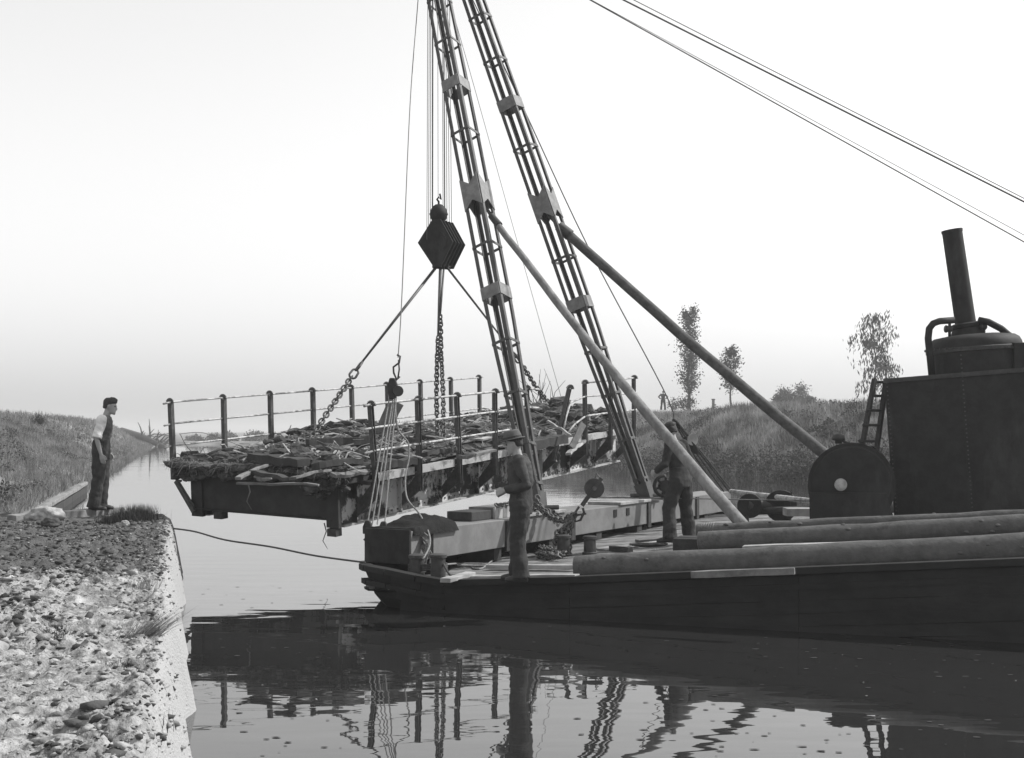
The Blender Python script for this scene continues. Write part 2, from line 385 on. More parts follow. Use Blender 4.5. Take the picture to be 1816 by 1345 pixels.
def clods(name, n, smin, smax, region, mt, verts=ICO, jag=.3):
    vv = np.array(verts[0]); ff = np.array(verts[1]); k = len(vv)
    l, s = region(n); x, y = ls2xy(l, s); z = plat_z(l, s)
    r = smin*(smax/smin)**(rng.random(n)**2.2)
    a = rng.random(n)*6.283; ca, sa = np.cos(a), np.sin(a)
    P = vv[None]*(1+rng.uniform(-jag, jag, (n, k, 1)))*r[:, None, None]*np.stack([rng.uniform(.8, 1.9, n), rng.uniform(.7, 1.2, n), rng.uniform(.35, .8, n)], -1)[:, None, :]
    Q = np.stack([P[..., 0]*ca[:, None]-P[..., 1]*sa[:, None]+x[:, None], P[..., 0]*sa[:, None]+P[..., 1]*ca[:, None]+y[:, None], P[..., 2]+(z+r*.2)[:, None]], -1)
    FF = (ff[None]+(np.arange(n)*k)[:, None, None]).reshape(-1, 3)
    return tag(np_obj(name, Q.reshape(-1, 3), FF, mt, False), kind='stuff')
def reg_near(n):
    s = 3.5+15.5*rng.random(n)**1.3; l = -.12-5.6*rng.random(n)**1.2; return l, s
def reg_far(n):
    s = 11.8+7.2*rng.random(n); l = -.08-5.6*rng.random(n); return l, s
def reg_edge(n):
    s = 3.5+15*rng.random(n)**1.3; l = rng.normal(-.12, .09, n); return l, s
M['cloddark'] = mat('dark_clod', .07, .03, 7, .95, bump=.01, bscale=30)
def reg_slope(n):
    s = 3.6+15*rng.random(n)**1.3; l = rng.uniform(-.15, .16, n); return l, s
clods('soil_clods', 14000, .003, .022, reg_near, M['soilbit'], jag=.45)
clods('dark_soil_clods', 14000, .005, .034, reg_far, M['cloddark'], jag=.45)
clods('dark_earth_crumbs', 11000, .003, .024, reg_near, M['cloddark'], jag=.45)
clods('pale_soil_clods', 1500, .004, .022, reg_near, M['clodpale'], jag=.45)
clods('edge_clods', 1500, .004, .022, reg_edge, M['soilbit'], jag=.45)
clods('edge_crumbs', 900, .004, .025, reg_edge, M['cloddark'], jag=.45)
clods('slope_crumbs', 300, .004, .022, reg_slope, M['soilbit'], jag=.45)

def reg_clump(n):
    s = 3.6+9*rng.random(n*6)**1.2; l = -.2-3.6*rng.random(n*6); x, y = ls2xy(l, s); m = fbm(x*1.3, y*1.3, 8, 2) > .12
    s, l = s[m], l[m]; k = np.arange(n) % max(1, len(s)); return l[k], s[k]
clods('heaped_dark_clods', 1500, .006, .045, reg_clump, M['cloddark'], ICO, .5)
clods('heaped_soil_clods', 1500, .006, .04, reg_clump, M['soilbit'], ICO, .5)
# grass blades
def blades(base, hmin, hmax, wd, lean, droop=.25, segs=2):
    n = len(base); h = rng.uniform(hmin, hmax, n); a = rng.random(n)*6.283; d = np.stack([np.cos(a), np.sin(a)], -1); ln = rng.random(n)**1.5*lean
    sd = np.stack([-d[:, 1], d[:, 0]], -1); b = rng.random(n)*6.283; sd = np.stack([np.cos(b), np.sin(b)], -1)
    ww = wd*rng.uniform(.6, 1.3, n)
    def pt(k, side):
        q = np.empty((n, 3)); o = d*(ln*h*k**1.6)[:, None]+sd*(side*ww*(1-k*.85))[:, None]
        q[:, :2] = base[:, :2]+o; q[:, 2] = base[:, 2]+h*(k-droop*ln*k*k); return q
    if segs == 1:
        vs = np.stack([pt(0, -.5), pt(0, .5), pt(1, 0)], 1).reshape(-1, 3); fs = np.arange(n*3).reshape(-1, 3)
    else:
        vs = np.stack([pt(0, -.5), pt(0, .5), pt(.55, -.5), pt(.55, .5), pt(1, 0)], 1).reshape(-1, 3)
        o = (np.arange(n)*5)[:, None, None]; fs = (np.array([(0, 1, 3), (0, 3, 2), (2, 3, 4)])[None]+o).reshape(-1, 3)
    return vs, fs
def bank_grass(name, l0, l1, s0, s1, n, hmin, hmax, wd, mt, segs=2, keep=None, pw=1.0):
    s = s0+(s1-s0)*rng.random(n)**pw; l = l0+(l1-l0)*rng.random(n)
    m = (vnoise(l*.5, s*.5)+.5) > rng.random(n)*.75
    l, s = l[m], s[m]; x, y = ls2xy(l, s); z = ground_z(l, s)-.03
    hs = 1+fbm(l*.35, s*.35, 5, 3)*.9
    vs, fs = blades(np.stack([x, y, z], -1), hmin, hmax, wd, .9, segs=segs)
    return tag(np_obj(name, vs, fs, mt), kind='stuff')
bank_grass('bank_grass', -3.15, -12, 19.3, 80, 110000, .14, .5, .024, M['grass'], pw=1.5)
bank_grass('bank_grass', -3.15, -15, 70, 215, 30000, .3, .7, .09, M['grass'], segs=1)
bank_grass('far_bank_grass', 25.9, 36.5, 24, 110, 110000, .25, .75, .055, M['grassfar'], segs=1, pw=1.3)
bank_grass('far_bank_grass', 26, 60, 100, 240, 40000, .4, .9, .12, M['grassfar'], segs=1)
bank_grass('field_grass', 36, 100, 20, 150, 40000, .25, .6, .1, M['grassfar'], segs=1)

bank_grass('bank_reeds', -3.6, -2.2, 44, 190, 16000, .3, .8, .05, M['grass'], segs=1)
bank_grass('far_bank_reeds', 25.2, 27.0, 22, 130, 22000, .3, .8, .05, M['scrub'], segs=1)
# scrub: leafy mounds all over the far bank
def leaf_quads(C, size, flat=0.0, hang=0.0):
    n = len(C); a = rng.normal(size=(n, 3)); b = rng.normal(size=(n, 3))
    if hang: a = a*.35+np.array([0, 0, -hang])
    a /= np.linalg.norm(a, axis=1)[:, None]; b -= a*(a*b).sum(1)[:, None]; b /= np.linalg.norm(b, axis=1)[:, None]
    sz = (size*rng.uniform(.6, 1.4, n))[:, None]
    el = 1.0 if not hang else 2.6
    vs = np.stack([C-a*sz*el*.5, C+b*sz*.32, C+a*sz*el*.5, C-b*sz*.32], 1).reshape(-1, 3)
    return vs, np.arange(n*4).reshape(-1, 4)
def mound_leaves(cs, rs, per, hf=.8):
    out = []
    for c, r in zip(cs, rs):
        n = int(per*r*r); d = rng.normal(size=(n, 3)); d /= np.linalg.norm(d, axis=1)[:, None]; d[:, 2] = np.abs(d[:, 2])*hf
        out.append(np.array(c)+d*r*(rng.random((n, 1))**.35)*rng.uniform(.75, 1.15, (n, 1)))
    return np.concatenate(out)
cs, rs = [], []
for i in range(520):
    s = 22+140*rng.random()**1.25; l = 26.6+8.0*rng.random()
    if vnoise(l*.3+4, s*.12+2) < -.06: continue
    x, y = ls2xy(l, s); cs.append((x, y, float(ground_z(l, s))+.05)); rs.append(rng.uniform(.4, 1.05)*(1.3 if l < 29 else .8))
tag(np_obj('bank_scrub', *leaf_quads(mound_leaves(cs, rs, 330), .12), M['scrub']), kind='stuff')
cs, rs = [], []
for i in range(520):
    s = 20+100*rng.random()**1.4; l = -3.6-rng.random()**1.1*7
    x, y = ls2xy(l, s); cs.append((x, y, float(ground_z(l, s))+.08)); rs.append(rng.uniform(.16, .5))
tag(np_obj('bank_weeds', *leaf_quads(mound_leaves(cs[::2], rs[::2], 620), .075), M['scrub']), kind='stuff')
tag(np_obj('pale_bank_weeds', *leaf_quads(mound_leaves(cs[1::2], rs[1::2], 620), .065), M['grass']), kind='stuff')
cs, rs = [], []
for i in range(420):
    s = 22+120*rng.random()**1.25; l = 27+8.0*rng.random(); x, y = ls2xy(l, s); cs.append((x, y, float(ground_z(l, s))-.1)); rs.append(rng.uniform(.3, .7))
tag(np_obj('pale_far_bank_weeds', *leaf_quads(mound_leaves(cs, rs, 260), .085), M['grassfar']), kind='stuff')
cs, rs = [], []
for i in range(260):
    s = 22+120*rng.random()**1.2; l = rng.uniform(25.7, 28.6); x, y = ls2xy(l, s); cs.append((x, y, max(float(ground_z(l, s)), 0)+.05)); rs.append(rng.uniform(.35, 1.15))
tag(np_obj('waterside_scrub', *leaf_quads(mound_leaves(cs, rs, 330), .13), M['scrub']), kind='stuff')
# far treeline at the bend
cs, rs = [], []
for i in range(60):
    px = rng.uniform(335, 700); Y = rng.uniform(206, 240); p = W(px, 780, Y); cs.append((p.x, p.y, .2)); rs.append(rng.uniform(.6, 1.7)*(1.15 if 365 < px < 485 else .8))
tag(np_obj('far_treeline', *leaf_quads(mound_leaves(cs, rs, 170, 1.0), .34), M['scrub']), kind='stuff')

# ------------------------------------------------------------------ trees
def tree(name, label, cat, base, H, kind, group=None, leafn=3800, seed=0, leaf=.19, lean=0):
    rnd = random.Random(seed); t = thing(name, label, cat, base, group)
    base = V(base); tr = MB(); pts = []; n = 9
    for i in range(n+1):
        k = i/n; pts.append(base+V((lean*H*k+rnd.uniform(-1, 1)*.012*H*(k > 0)*(k < 1), rnd.uniform(-1, 1)*.01*H, H*k*.97-.3)))
    r0 = H*(.018 if kind != 'birch' else .012)
    tr.tube(pts, [r0*(1-.88*i/n)*(1.35 if i == 0 else 1) for i in range(n+1)], 8)
    tr.build('trunk', M['bark'], t, smooth=True)
    br = MB(); C = []
    def at(k):
        x = k*n; i = min(int(x), n-1); return pts[i].lerp(pts[i+1], x-i)
    spec = {'poplar': (60, .16, .98, .15), 'young': (30, .34, .98, .2), 'birch': (34, .30, .99, .2)}[kind]
    for j in range(spec[0]):
        k = spec[1]+(spec[2]-spec[1])*rnd.random(); p = at(k); a = rnd.uniform(0, 6.283)
        L = H*spec[3]*rnd.uniform(.5, 1.25)*(1.15-.75*k)*1.5
        if kind == 'birch': L = H*spec[3]*rnd.uniform(.45, 1.2)
        up = {'poplar': 1.5, 'young': 1.1, 'birch': .55}[kind]
        d = V((math.cos(a), math.sin(a), up*rnd.uniform(.6, 1.2))).normalized()
        q = p+d*L*.55; e = q+(d+V((0, 0, .5 if kind != 'birch' else -.7))).normalized()*L*.5
        br.tube([p, q, e], [r0*.3*(1.2-k), r0*.18*(1.2-k), r0*.05], 5)
        m = int(leafn/spec[0]*rnd.uniform(.5, 1.5))
        for u in range(m):
            x = rnd.random()**.7; c = (p.lerp(q, x*2) if x < .5 else q.lerp(e, x*2-1))
            sp = L*(.17 if kind != 'birch' else .13)
            dz = rnd.gauss(0, sp) if kind != 'birch' else -abs(rnd.gauss(0, H*.075))
            C.append((c.x+rnd.gauss(0, sp), c.y+rnd.gauss(0, sp), c.z+dz))
    br.build('branches', M['bark'], t, smooth=True)
    C = np.array(C)-np.array(base)
    vs, fs = leaf_quads(C, leaf, hang=1.2 if kind == 'birch' else 0)
    o = np_obj('crown', vs, fs, M['leaf'], parent=t); o['kind'] = 'stuff'
    return t
def bpt(px, py, Y): p = W(px, py, Y); return (p.x, p.y, p.z)
tree('poplar_tree', 'tall slender poplar on far bank, left and taller of the pair', 'tree', bpt(1222, 729, 115), 9.9, 'poplar', 'trees on the far bank', 4600, 3, .19)
tree('poplar_tree', 'shorter sparse poplar on far bank crossed by the upper prop pole', 'tree', bpt(1296, 729, 112), 6.2, 'young', 'trees on the far bank', 2300, 13, .19)
tree('birch_tree', 'drooping feathery birch on far bank just left of the black boiler', 'tree', bpt(1553, 735, 95), 8.4, 'birch', 'trees on the far bank', 1900, 5, .14, -.02)
tree('birch_tree', 'far bank tree cut by right picture edge behind the boiler', 'tree', bpt(1822, 745, 90), 5.6, 'birch', 'trees on the far bank', 1800, 8, .15)
def bush(name, label, base, r, hf, n, group=None, leaf=.2, seed=0):
    t = thing(name, label, 'bush', base, group); st = MB(); rnd = random.Random(seed)
    for i in range(5):
        a = rnd.uniform(0, 6.28); st.tube([base, V(base)+V((math.cos(a)*r*.3, math.sin(a)*r*.3, r*hf*.6)), V(base)+V((math.cos(a)*r*.55, math.sin(a)*r*.55, r*hf*1.1))], [r*.035, r*.025, r*.008], 5)
    st.build('stem', M['bark'], t)
    C = []
    for i in range(9):
        c = np.array([rnd.uniform(-.6, .6)*r, rnd.uniform(-.6, .6)*r, rnd.uniform(.35, 1.25)*r*hf]); C.append(c+rng.normal(size=(n//9, 3))*r*.24)
    o = np_obj('crown', *leaf_quads(np.concatenate(C), leaf), M['leaf'], parent=t); o['kind'] = 'stuff'
    return t
for i, (px, r, hf, lb) in enumerate(((1380, .95, 1.15, 'leftmost and lowest of the four bushes on the distant field'), (1399, 1.3, 1.35, 'second bush from the left on the distant field'),
                                     (1421, 1.45, 1.4, 'tallest round bush on the distant field'), (1437, .6, 1.8, 'thin rightmost bush on the distant field'))):
    bush('bush', lb, bpt(px, 731, 150), r*1.15, hf, 1500, 'bushes on the distant field', .24, i)
bush('bush', 'small dark bush alone on the crest of left grassy bank', bpt(71, 753, 60), .32, .9, 700, None, .07, 9)
bush('bush', 'low bush on far bank beside the distant standing man', bpt(1192, 730, 113), .7, 1.3, 500, None, .12, 10)
bush('bush', 'low dark bush at the foot of the taller poplar', bpt(1216, 731, 112), 1.1, .8, 800, None, .15, 11)
mb = MB(); p = W(1265, 727, 113); mb.beam(p-V((0, 0, .3)), p+V((0, 0, .9)), .22, .22)
mb.box(p+V((0, 0, .95)), (.3, .3, .1)); tag(mb.build('marker_post', M['woodmid']), 'short post on far bank between the two poplars', 'post')

# ------------------------------------------------------------------ left shore: kerbs, plank, stone, fallen tree, tufts
kt = thing('bank_kerb', 'long timber kerb along the foot of left grassy bank', 'kerb', V((*ls2xy(-3.0, 22), .2)))
for i in range(8):
    s0 = 19.6+i*3.2; p0 = V((*ls2xy(-2.98, s0), .29+random.uniform(-.01, .01))); p1 = V((*ls2xy(-2.98, s0+3.17), .29+random.uniform(-.01, .01)))
    MB().beam(p0, p1, .13, .10, segs=3, warp=.006).build('kerb_beam', M['kerb'], kt, bevel=.01)
    MB().beam(p0+CP*.02-V((0, 0, .35)), p1+CP*.02-V((0, 0, .35)), .05, .5).build('kerb_board', M['wooddark'], kt)
mb = MB(); mb.beam(Wz(20, 921, .80), Wz(212, 905, .82), .2, .12, segs=8, warp=.008)
tag(mb.build('edge_plank', M['kerb'], bevel=.01), 'pale timber edging under the feet of the vest-wearing man', 'plank')
_bm = bmesh.new(); bmesh.ops.create_icosphere(_bm, subdivisions=4, radius=1)
ICO4 = ([tuple(v.co) for v in _bm.verts], [tuple(v.index for v in f.verts) for f in _bm.faces]); _bm.free()
def boulder(name, label, c, r, sc, mt, seed):
    vs = []
    for p in ICO4[0]:
        q = V(p); nn = mnoise.noise(q*1.3+V((seed, 0, 0)))*.35+mnoise.noise(q*3.1+V((seed, 4, 0)))*.16+abs(mnoise.noise(q*7+V((seed, 4, 0))))*.12+mnoise.noise(q*15)*.04
        q = q*(1+nn)*r; vs.append(V((q.x*sc[0], q.y*sc[1], q.z*sc[2]))+V(c))
    mb = MB(); mb.add(vs, ICO4[1]); return tag(mb.build(name, mt, smooth=True), label, 'rock')
boulder('pale_stone', 'large pale stone lump at the far left corner of the soil', Wz(80, 922, .80)+V((0, 0, .06)), .2, (1.3, .8, .72), M['stone'], 2)
boulder('pale_stone', 'dark clod of earth in front of the large pale stone', Wz(90, 933, .80)+V((0, 0, .03)), .13, (1.1, .8, .6), M['cloddark'], 12)
boulder('pale_stone', 'small white stone lying by the dry grass clump', Wz(221, 933, .80)+V((0, 0, .03)), .05, (1.2, .8, .9), M['clodpale'], 5)
boulder('soil_block', 'squared pale clod near the bottom left of the soil', Wz(100, 1325, .77), .08, (1.5, .8, .6), M['soilbit'], 7)
boulder('soil_block', 'broad pale clod in the lower middle of the soil', Wz(152, 1222, .75), .11, (1.4, .9, .55), M['soilbit'], 8)
def tuft(name, label, c, n, h, spread, mt, lean=(0, 0), wd=.012, group='grass tufts on the soil'):
    b = np.array([[c[0], c[1], c[2]-.03]])+rng.normal(size=(n, 3))*np.array([spread, spread*.7, 0])
    vs, fs = blades(b, h*.5, h, wd, .8); vs = vs.copy(); dz = np.clip(vs[:, 2]-c[2], 0, None)
    vs[:, 0] += dz*lean[0]; vs[:, 1] += dz*lean[1]; vs[:, 2] -= dz*.35*min(1, abs(lean[0]))
    off = np.array([c[0], c[1], c[2]]); o = np_obj(name, vs-off, fs, mt); o.location = c
    return tag(o, label, 'grass tuft', group)
tuft('grass_tuft', 'tall dry grass clump at the far right corner of the soil', Wz(243, 926, .78), 1500, .34, .13, M['scrub'], wd=.009)
tuft('grass_tuft', 'low dark grass along far end of soil beside the clump', Wz(212, 926, .78), 1100, .2, .12, M['scrub'], wd=.01)
tuft('grass_tuft', 'windswept tuft leaning right halfway down the soil edge', Wz(232, 1142, .74), 260, .42, .045, M['drygrass'], (.9, .1), .007)
tuft('grass_tuft', 'dark low weeds below the windswept tuft', Wz(212, 1195, .72), 300, .13, .07, M['scrub'], wd=.01)
tuft('grass_tuft', 'thin upright stalks above the sandy slope', Wz(250, 1050, .74), 90, .3, .07, M['drygrass'], (.4, 0), .006)
tuft('grass_tuft', 'small dark weed tuft in the left half of the soil', Wz(92, 1132, .78), 160, .16, .06, M['scrub'], wd=.008)
tuft('grass_tuft', 'hanging dark roots at the bottom right soil edge', Wz(214, 1290, .66), 420, .18, .08, M['scrub'], (.2, -.3), .008)
tuft('grass_tuft', 'sparse weeds on the soil rim above bottom edge', Wz(212, 1238, .7), 240, .2, .06, M['drygrass'], (.3, 0), .006)
# fallen tree at the bank
def gp(l, s_, dz=0): x, y = ls2xy(l, s_); return V((x, y, float(ground_z(l, s_))+dz))
ft = thing('fallen_tree', 'dead fallen tree lying from left bank into the water', 'tree', gp(-4, 176))
mb = MB(); A = gp(-7.4, 186, .35); B = V((*ls2xy(-1.2, 168), .0)); mb.tube([A, A.lerp(B, .5)+V((0, 0, .25)), B], [.55, .48, .3], 8); mb.build('trunk', M['bark'], ft, smooth=True)
mb = MB()
for i in range(46):
    p = A.lerp(B, random.uniform(.35, 1.0)); d = V((random.uniform(-.3, 1.2), random.uniform(-.5, .5), random.uniform(-.5, .9))).normalized(); L = random.uniform(1.0, 3.6)
    mb.tube([p, p+d*L*.5+V((0, 0, random.uniform(-.1, .3))), p+d*L+V((0, 0, random.uniform(-.7, .2)))], [.13, .08, .03], 5)
mb.build('branches', M['bark'], ft)

# floating flecks on the water
def flecks(name, n, mt, Y0, Y1, size):
    Y = Y0+(Y1-Y0)*rng.random(n)**1.4; px = rng.uniform(330, 1810, n); X = (px-CX)/FPX*Y
    ok = (vnoise(X*.6, Y*.35)+.5 > rng.random(n)*.9) & (lat(X, Y) > .35); X, Y = X[ok], Y[ok]; n = len(X)
    k = 6; a = np.linspace(0, 6.283, k, endpoint=False)[None]+rng.random((n, 1))
    r = size*rng.uniform(.3, 1.5, (n, 1))*rng.uniform(.5, 1.2, (n, k)); 
    vs = np.stack([X[:, None]+np.cos(a)*r*1.8, Y[:, None]+np.sin(a)*r, np.full((n, k), .004)], -1).reshape(-1, 3)
    return tag(np_obj(name, vs, np.arange(n*k).reshape(-1, k), mt), kind='stuff')
flecks('floating_scum', 700, M['speck'], 7, 17, .014)
flecks('pale_floating_scum', 60, M['speckpale'], 9, 20, .008)

# ------------------------------------------------------------------ the lifted bridge span
U = V((.497, .868, 0)).normalized(); PITCH = .079; ROLL = .03
uu = (U*math.cos(PITCH)+V((0, 0, math.sin(PITCH)))).normalized()
vv_ = V((0, 0, 1)).cross(uu).normalized()
vv_ = (vv_*math.cos(ROLL)+uu.cross(vv_).normalized()*math.sin(ROLL)).normalized(); hh = uu.cross(vv_).normalized()
A0 = W(311, 828, 19.0)
BM = Matrix(((uu.x, vv_.x, hh.x, A0.x), (uu.y, vv_.y, hh.y, A0.y), (uu.z, vv_.z, hh.z, A0.z), (0, 0, 0, 1)))
BI = BM.inverted()
def Bw(u, v, h): return BM @ V((u, v, h))
def Bpix(px, py, h):                     # photo pixel on the deck plane raised by h -> bridge coordinates
    d = V(((px-CX)/FPX, 1, (HY-py)/FPX)); o = V((0, 0, CAMZ)); P = Bw(0, 0, h); t = (P-o).dot(hh)/d.dot(hh); return BI @ (o+d*t)
bridge = thing('bridge_span', 'wrecked steel bridge span with pipe railings hanging from the crane', 'bridge', None, mat=BM)
WID = 3.36; LEN = 9.75; G0, G1 = -.36, -2.98; DEP = .74; PSP = 1.143; NOFF = .54
def lb(mb, u0, u1, v0, v1, h0, h1): return mb.box(((u0+u1)/2, (v0+v1)/2, (h0+h1)/2), (abs(u1-u0), abs(v1-v0), abs(h1-h0)))
mb = MB(); lb(mb, .0, LEN, -.1, -WID+.1, -.11, -.02); mb.build('deck_plate', M['enddark'], bridge, True)
for g, sgn in ((G0, 1), (G1, -1)):
    mb = MB(); lb(mb, .135, LEN-.1, g-.012, g+.012, -DEP, -.11); web = mb.build('girder', M['girder'], bridge, True)
    mb = MB(); lb(mb, .2, LEN-.08, g-.11, g+.11, -DEP-.025, -DEP); mb.build('bottom_flange', M['fascia'], bridge, True)
    mb = MB(); lb(mb, .2, LEN-.08, g-.1, g+.1, -.16, -.112); mb.build('top_flange', M['girder'], bridge, True)
    mb = MB(); lb(mb, .2, LEN-.08, g+sgn*.014, g+sgn*.03, -.27, -.165); lb(mb, .2, LEN-.08, g+sgn*.014, g+sgn*.03, -DEP+.002, -DEP+.1); mb.build('flange_angle', M['girder'], bridge, True)
    mb = MB()
    for i in range(62):
        u = .28+i*.15
        for h in (-DEP+.05, -.21): mb.box((u, g+sgn*.037, h), (.025, .014, .025))
    mb.build('rivet', M['iron'], bridge, True)['kind'] = 'stuff'
    stf = None
    for i in range(9):
        u = .54+PSP*i if sgn < 0 else PSP*i+.25
        if u > LEN-.15: continue
        mb = MB(); lb(mb, u-.03, u-.018, g+sgn*.013, g+sgn*.1, -DEP+.002, -.165); lb(mb, u-.03, u+.05, g+sgn*.031, g+sgn*.043, -DEP+.1, -.27)
        mb.build('stiffener', M['girder'], bridge, True)
# end cross girders
mb = MB(); lb(mb, .10, .13, G0+.12, G1-.02, -DEP+.11, -.06); lb(mb, .05, .15, G0+.02, G1+.02, -DEP+.085, -DEP+.106); lb(mb, .0, .19, G0+.12, G1-.02, -.1, -.06)
mb.build('end_girder', M['enddark'], bridge, True)
for v, up_ in ((G0-.45, .112), (G1-.0, 0)):
    mb = MB(); lb(mb, .03, .17, v-.08, v+.08, -DEP-.14+up_, -DEP-.03+up_); mb.build('bearing_block', M['iron'], bridge, True)
for g in (G0, G1):
    mb = MB(); lb(mb, .06, .13, g-.11, g+.11, -DEP-.02, -.08); mb.build('girder_end', M['enddark'], bridge, True)
mb = MB(); lb(mb, LEN-.13, LEN-.1, G0, G1, -DEP, -.06); mb.build('end_girder', M['enddark'], bridge, True)
for i in range(7):
    u = 1.2+i*1.3; mb = MB(); lb(mb, u-.05, u+.05, G0-.015, G1+.015, -.42, -.115); mb.build('cross_beam', M['iron'], bridge, True)
# fascia channels, in lengths between the near posts
for i in range(8):
    u0 = NOFF+PSP*i+.07; u1 = u0+PSP-.14
    if i == 4: u1 -= .35
    mb = MB(); lb(mb, u0, u1, -WID-.005, -WID+.02, -.135, -.02); lb(mb, u0, u1, -WID+.02, -WID+.1, -.034, -.02); lb(mb, u0, u1, -WID+.02, -WID+.1, -.135, -.121)
    o = mb.build('fascia_plate', M['fascia'], bridge, True)
    mb = MB(); lb(mb, PSP*i+.06, PSP*(i+1)-.06, -.02, .005, -.135, -.02); mb.build('fascia_plate', M['fascia'], bridge, True)
# railing posts with curled heads, and brackets to the girders
RH = (1.0, .665, .325)
def post_mesh(drop):
    mb = MB()
    mb.box((0, 0, (.98-drop)/2), (.066, .012, .98+drop)); mb.box((.028, -.034, (.98-drop)/2), (.012, .06, .98+drop)); mb.box((-.028, -.034, (.98-drop)/2), (.012, .06, .98+drop))
    for k in range(9):                   # curled head
        a = math.pi*k/9; a2 = math.pi*(k+1)/9
        mb.beam((0, -.045+.05*math.cos(a), .98+.05*math.sin(a)), (0, -.045+.05*math.cos(a2), .98+.05*math.sin(a2)), .07, .014, (1, 0, 0))
    return mb
def place_posts(side):
    first = None
    for k in range(9):
        u = PSP*k+(NOFF if side < 0 else 0); v = -WID-.012 if side < 0 else .012
        lean = {(-1, 0): (-.075, 0), (-1, 2): (-.05, .0), (-1, 5): (.30, .10), (-1, 3): (.01, 0), (1, 2): (-.01, 0)}.get((side, k), (random.uniform(-.012, .012), random.uniform(-.012, .012)))
        if first is None: first = post_mesh(.40 if side < 0 else .2).build('railing_post', M['post'], bridge, True); o = first
        else: o = copy_to(first, bridge)
        o.location = (u, v, 0); o.rotation_euler = (lean[1], lean[0]*1.0, 0 if side < 0 else math.pi)
        if side < 0: o.rotation_euler = (lean[1], lean[0], 0)
        if (side, k) == (-1, 5): o['label'] = 'railing post bent sideways by the wreck'
        # bracket: gusset from girder foot out to the post
        g = G1 if side < 0 else G0; mbk = MB(); e = v+(.02 if side < 0 else -.02)
        mbk.prism([(u, g-.03*(-side)*0, -DEP+.05), (u, g, -DEP+.17), (u, e, -.14), (u, e, -.4 if side < 0 else -.22)], (.014, 0, 0))
        mbk.beam((u, g, -DEP+.06), (u, e, -.38 if side < 0 else -.22), .07, .05, (1, 0, 0)); mbk.beam((u, g, -.15), (u, e, -.15), .06, .05, (0, 0, 1))
        mbk.build('bracket', M['post'], bridge, True)
place_posts(1); place_posts(-1)
def pipe(pts, r=.015, nm='rail'): 
    mb = MB(); mb.tube(pts, r, 8); return mb.build(nm, M['rail'], bridge, True, smooth=True)
for hgt in RH:                           # far side
    p = [(-.16, .045, hgt-.02)]
    for k in range(0, 9): p.append((PSP*k, .045, hgt+random.uniform(-.004, .004)))
    p.append((PSP*8+.18, .045, hgt+.01)); pipe(p)
for j, hgt in enumerate(RH):             # near side, first length
    v = -WID-.05; p = [(NOFF-.24, v, hgt-.015)]
    for k in range(0, 5): p.append((NOFF+PSP*k-(.07*hgt if k == 0 else 0), v, hgt+random.uniform(-.004, .005)))
    if j < 2: p.append((NOFF+PSP*4.35, v, hgt-.03))
    else: p.append((NOFF+PSP*4.2, v, hgt-.06))
    pipe(p, .018)
v = -WID-.05
pipe([(NOFF+PSP*4.9, v-.15, .10), (NOFF+PSP*5.15, v-.08, .42), (NOFF+PSP*5.45, v, .66), (NOFF+PSP*6, v, .74), (NOFF+PSP*8.12, v, .68)], .018)['label'] = 'rail torn loose and bent downwards'
pipe([(NOFF+PSP*5.25, v, .05), (NOFF+PSP*5.6, v, .24), (NOFF+PSP*6, v, .36), (NOFF+PSP*7, v, .35), (NOFF+PSP*8.12, v, .33)], .018)['label'] = 'rail bent down at its torn end'
pipe([(NOFF+PSP*5.95, v, 1.0), (NOFF+PSP*7, v, 1.0), (NOFF+PSP*8.15, v, 1.0)], .017)

# earth and wreckage on the deck
gu = np.linspace(-.12, LEN+.05, 150); gv = np.linspace(.02, -WID+.06, 60); GU, GV = np.meshgrid(gu, gv)
def heap(u, v):
    e = np.minimum(np.minimum(u+.12, LEN+.05-u), np.minimum(.02-v, v+WID-.06)); ed = sstep(0, .35, e)
    z = .10+fbm(u*1.3, v*1.3, 2, 4)*.22+np.abs(fbm(u*5, v*5, 4, 3))*.12
    z = z+.22*np.exp(-((u-8.3)**2/1.2+(v+2.2)**2/1.2))+.12*np.exp(-((u-3.2)**2/1.5+(v+.6)**2/.8))
    return np.maximum(z, .01)*(.25+.75*ed)-.02+.05*ed
GH = heap(GU, GV)
uo = np.where(GU < 0, fbm(GV*3, GV*0, 1, 3)*.15, 0)
pts = np.stack([GU+uo, GV, GH], -1).reshape(-1, 3); bmn = np.array(BM); pw = pts@bmn[:3, :3].T+bmn[:3, 3]
idx = np.arange(len(gu)*len(gv)).reshape(len(gv), len(gu)); F = np.stack([idx[:-1, :-1], idx[1:, :-1], idx[1:, 1:], idx[:-1, 1:]], -1).reshape(-1, 4)
tag(np_obj('deck_earth', pw, F, M['rubble'], False), kind='stuff')
def deck_rocks(name, n, mt, smin, smax, ur, vr):
    mb = MB()
    for i in range(n):
        u = random.uniform(*ur); v = random.uniform(*vr); r = smin*(smax/smin)**(random.random()**2); h = float(heap(u, v))
        mb.rock(Bw(u, v, h+r*.25), r, (1.4, 1.0, .65), jag=.32)
    return tag(mb.build(name, mt, origin=Bw(0, 0, 0)), kind='stuff')
deck_rocks('deck_rubble', 900, M['rubble'], .02, .13, (-.1, LEN), (0, -WID+.08))
deck_rocks('dark_deck_rubble', 500, M['cloddark'], .02, .15, (-.1, LEN), (0, -WID+.08))
deck_rocks('pale_deck_rubble', 420, M['stone'], .015, .07, (-.1, LEN), (0, -WID+.06))
mb = MB()
for i in range(330):
    v = random.uniform(.0, -WID+.05); mb.rock(Bw(random.uniform(-.10, .06), v, -.30*random.random()**1.6*(1+fbm(v*1.4, 7.0, 0, 2))+.06), random.uniform(.025, .10), (1.2, 1, .7), jag=.35)
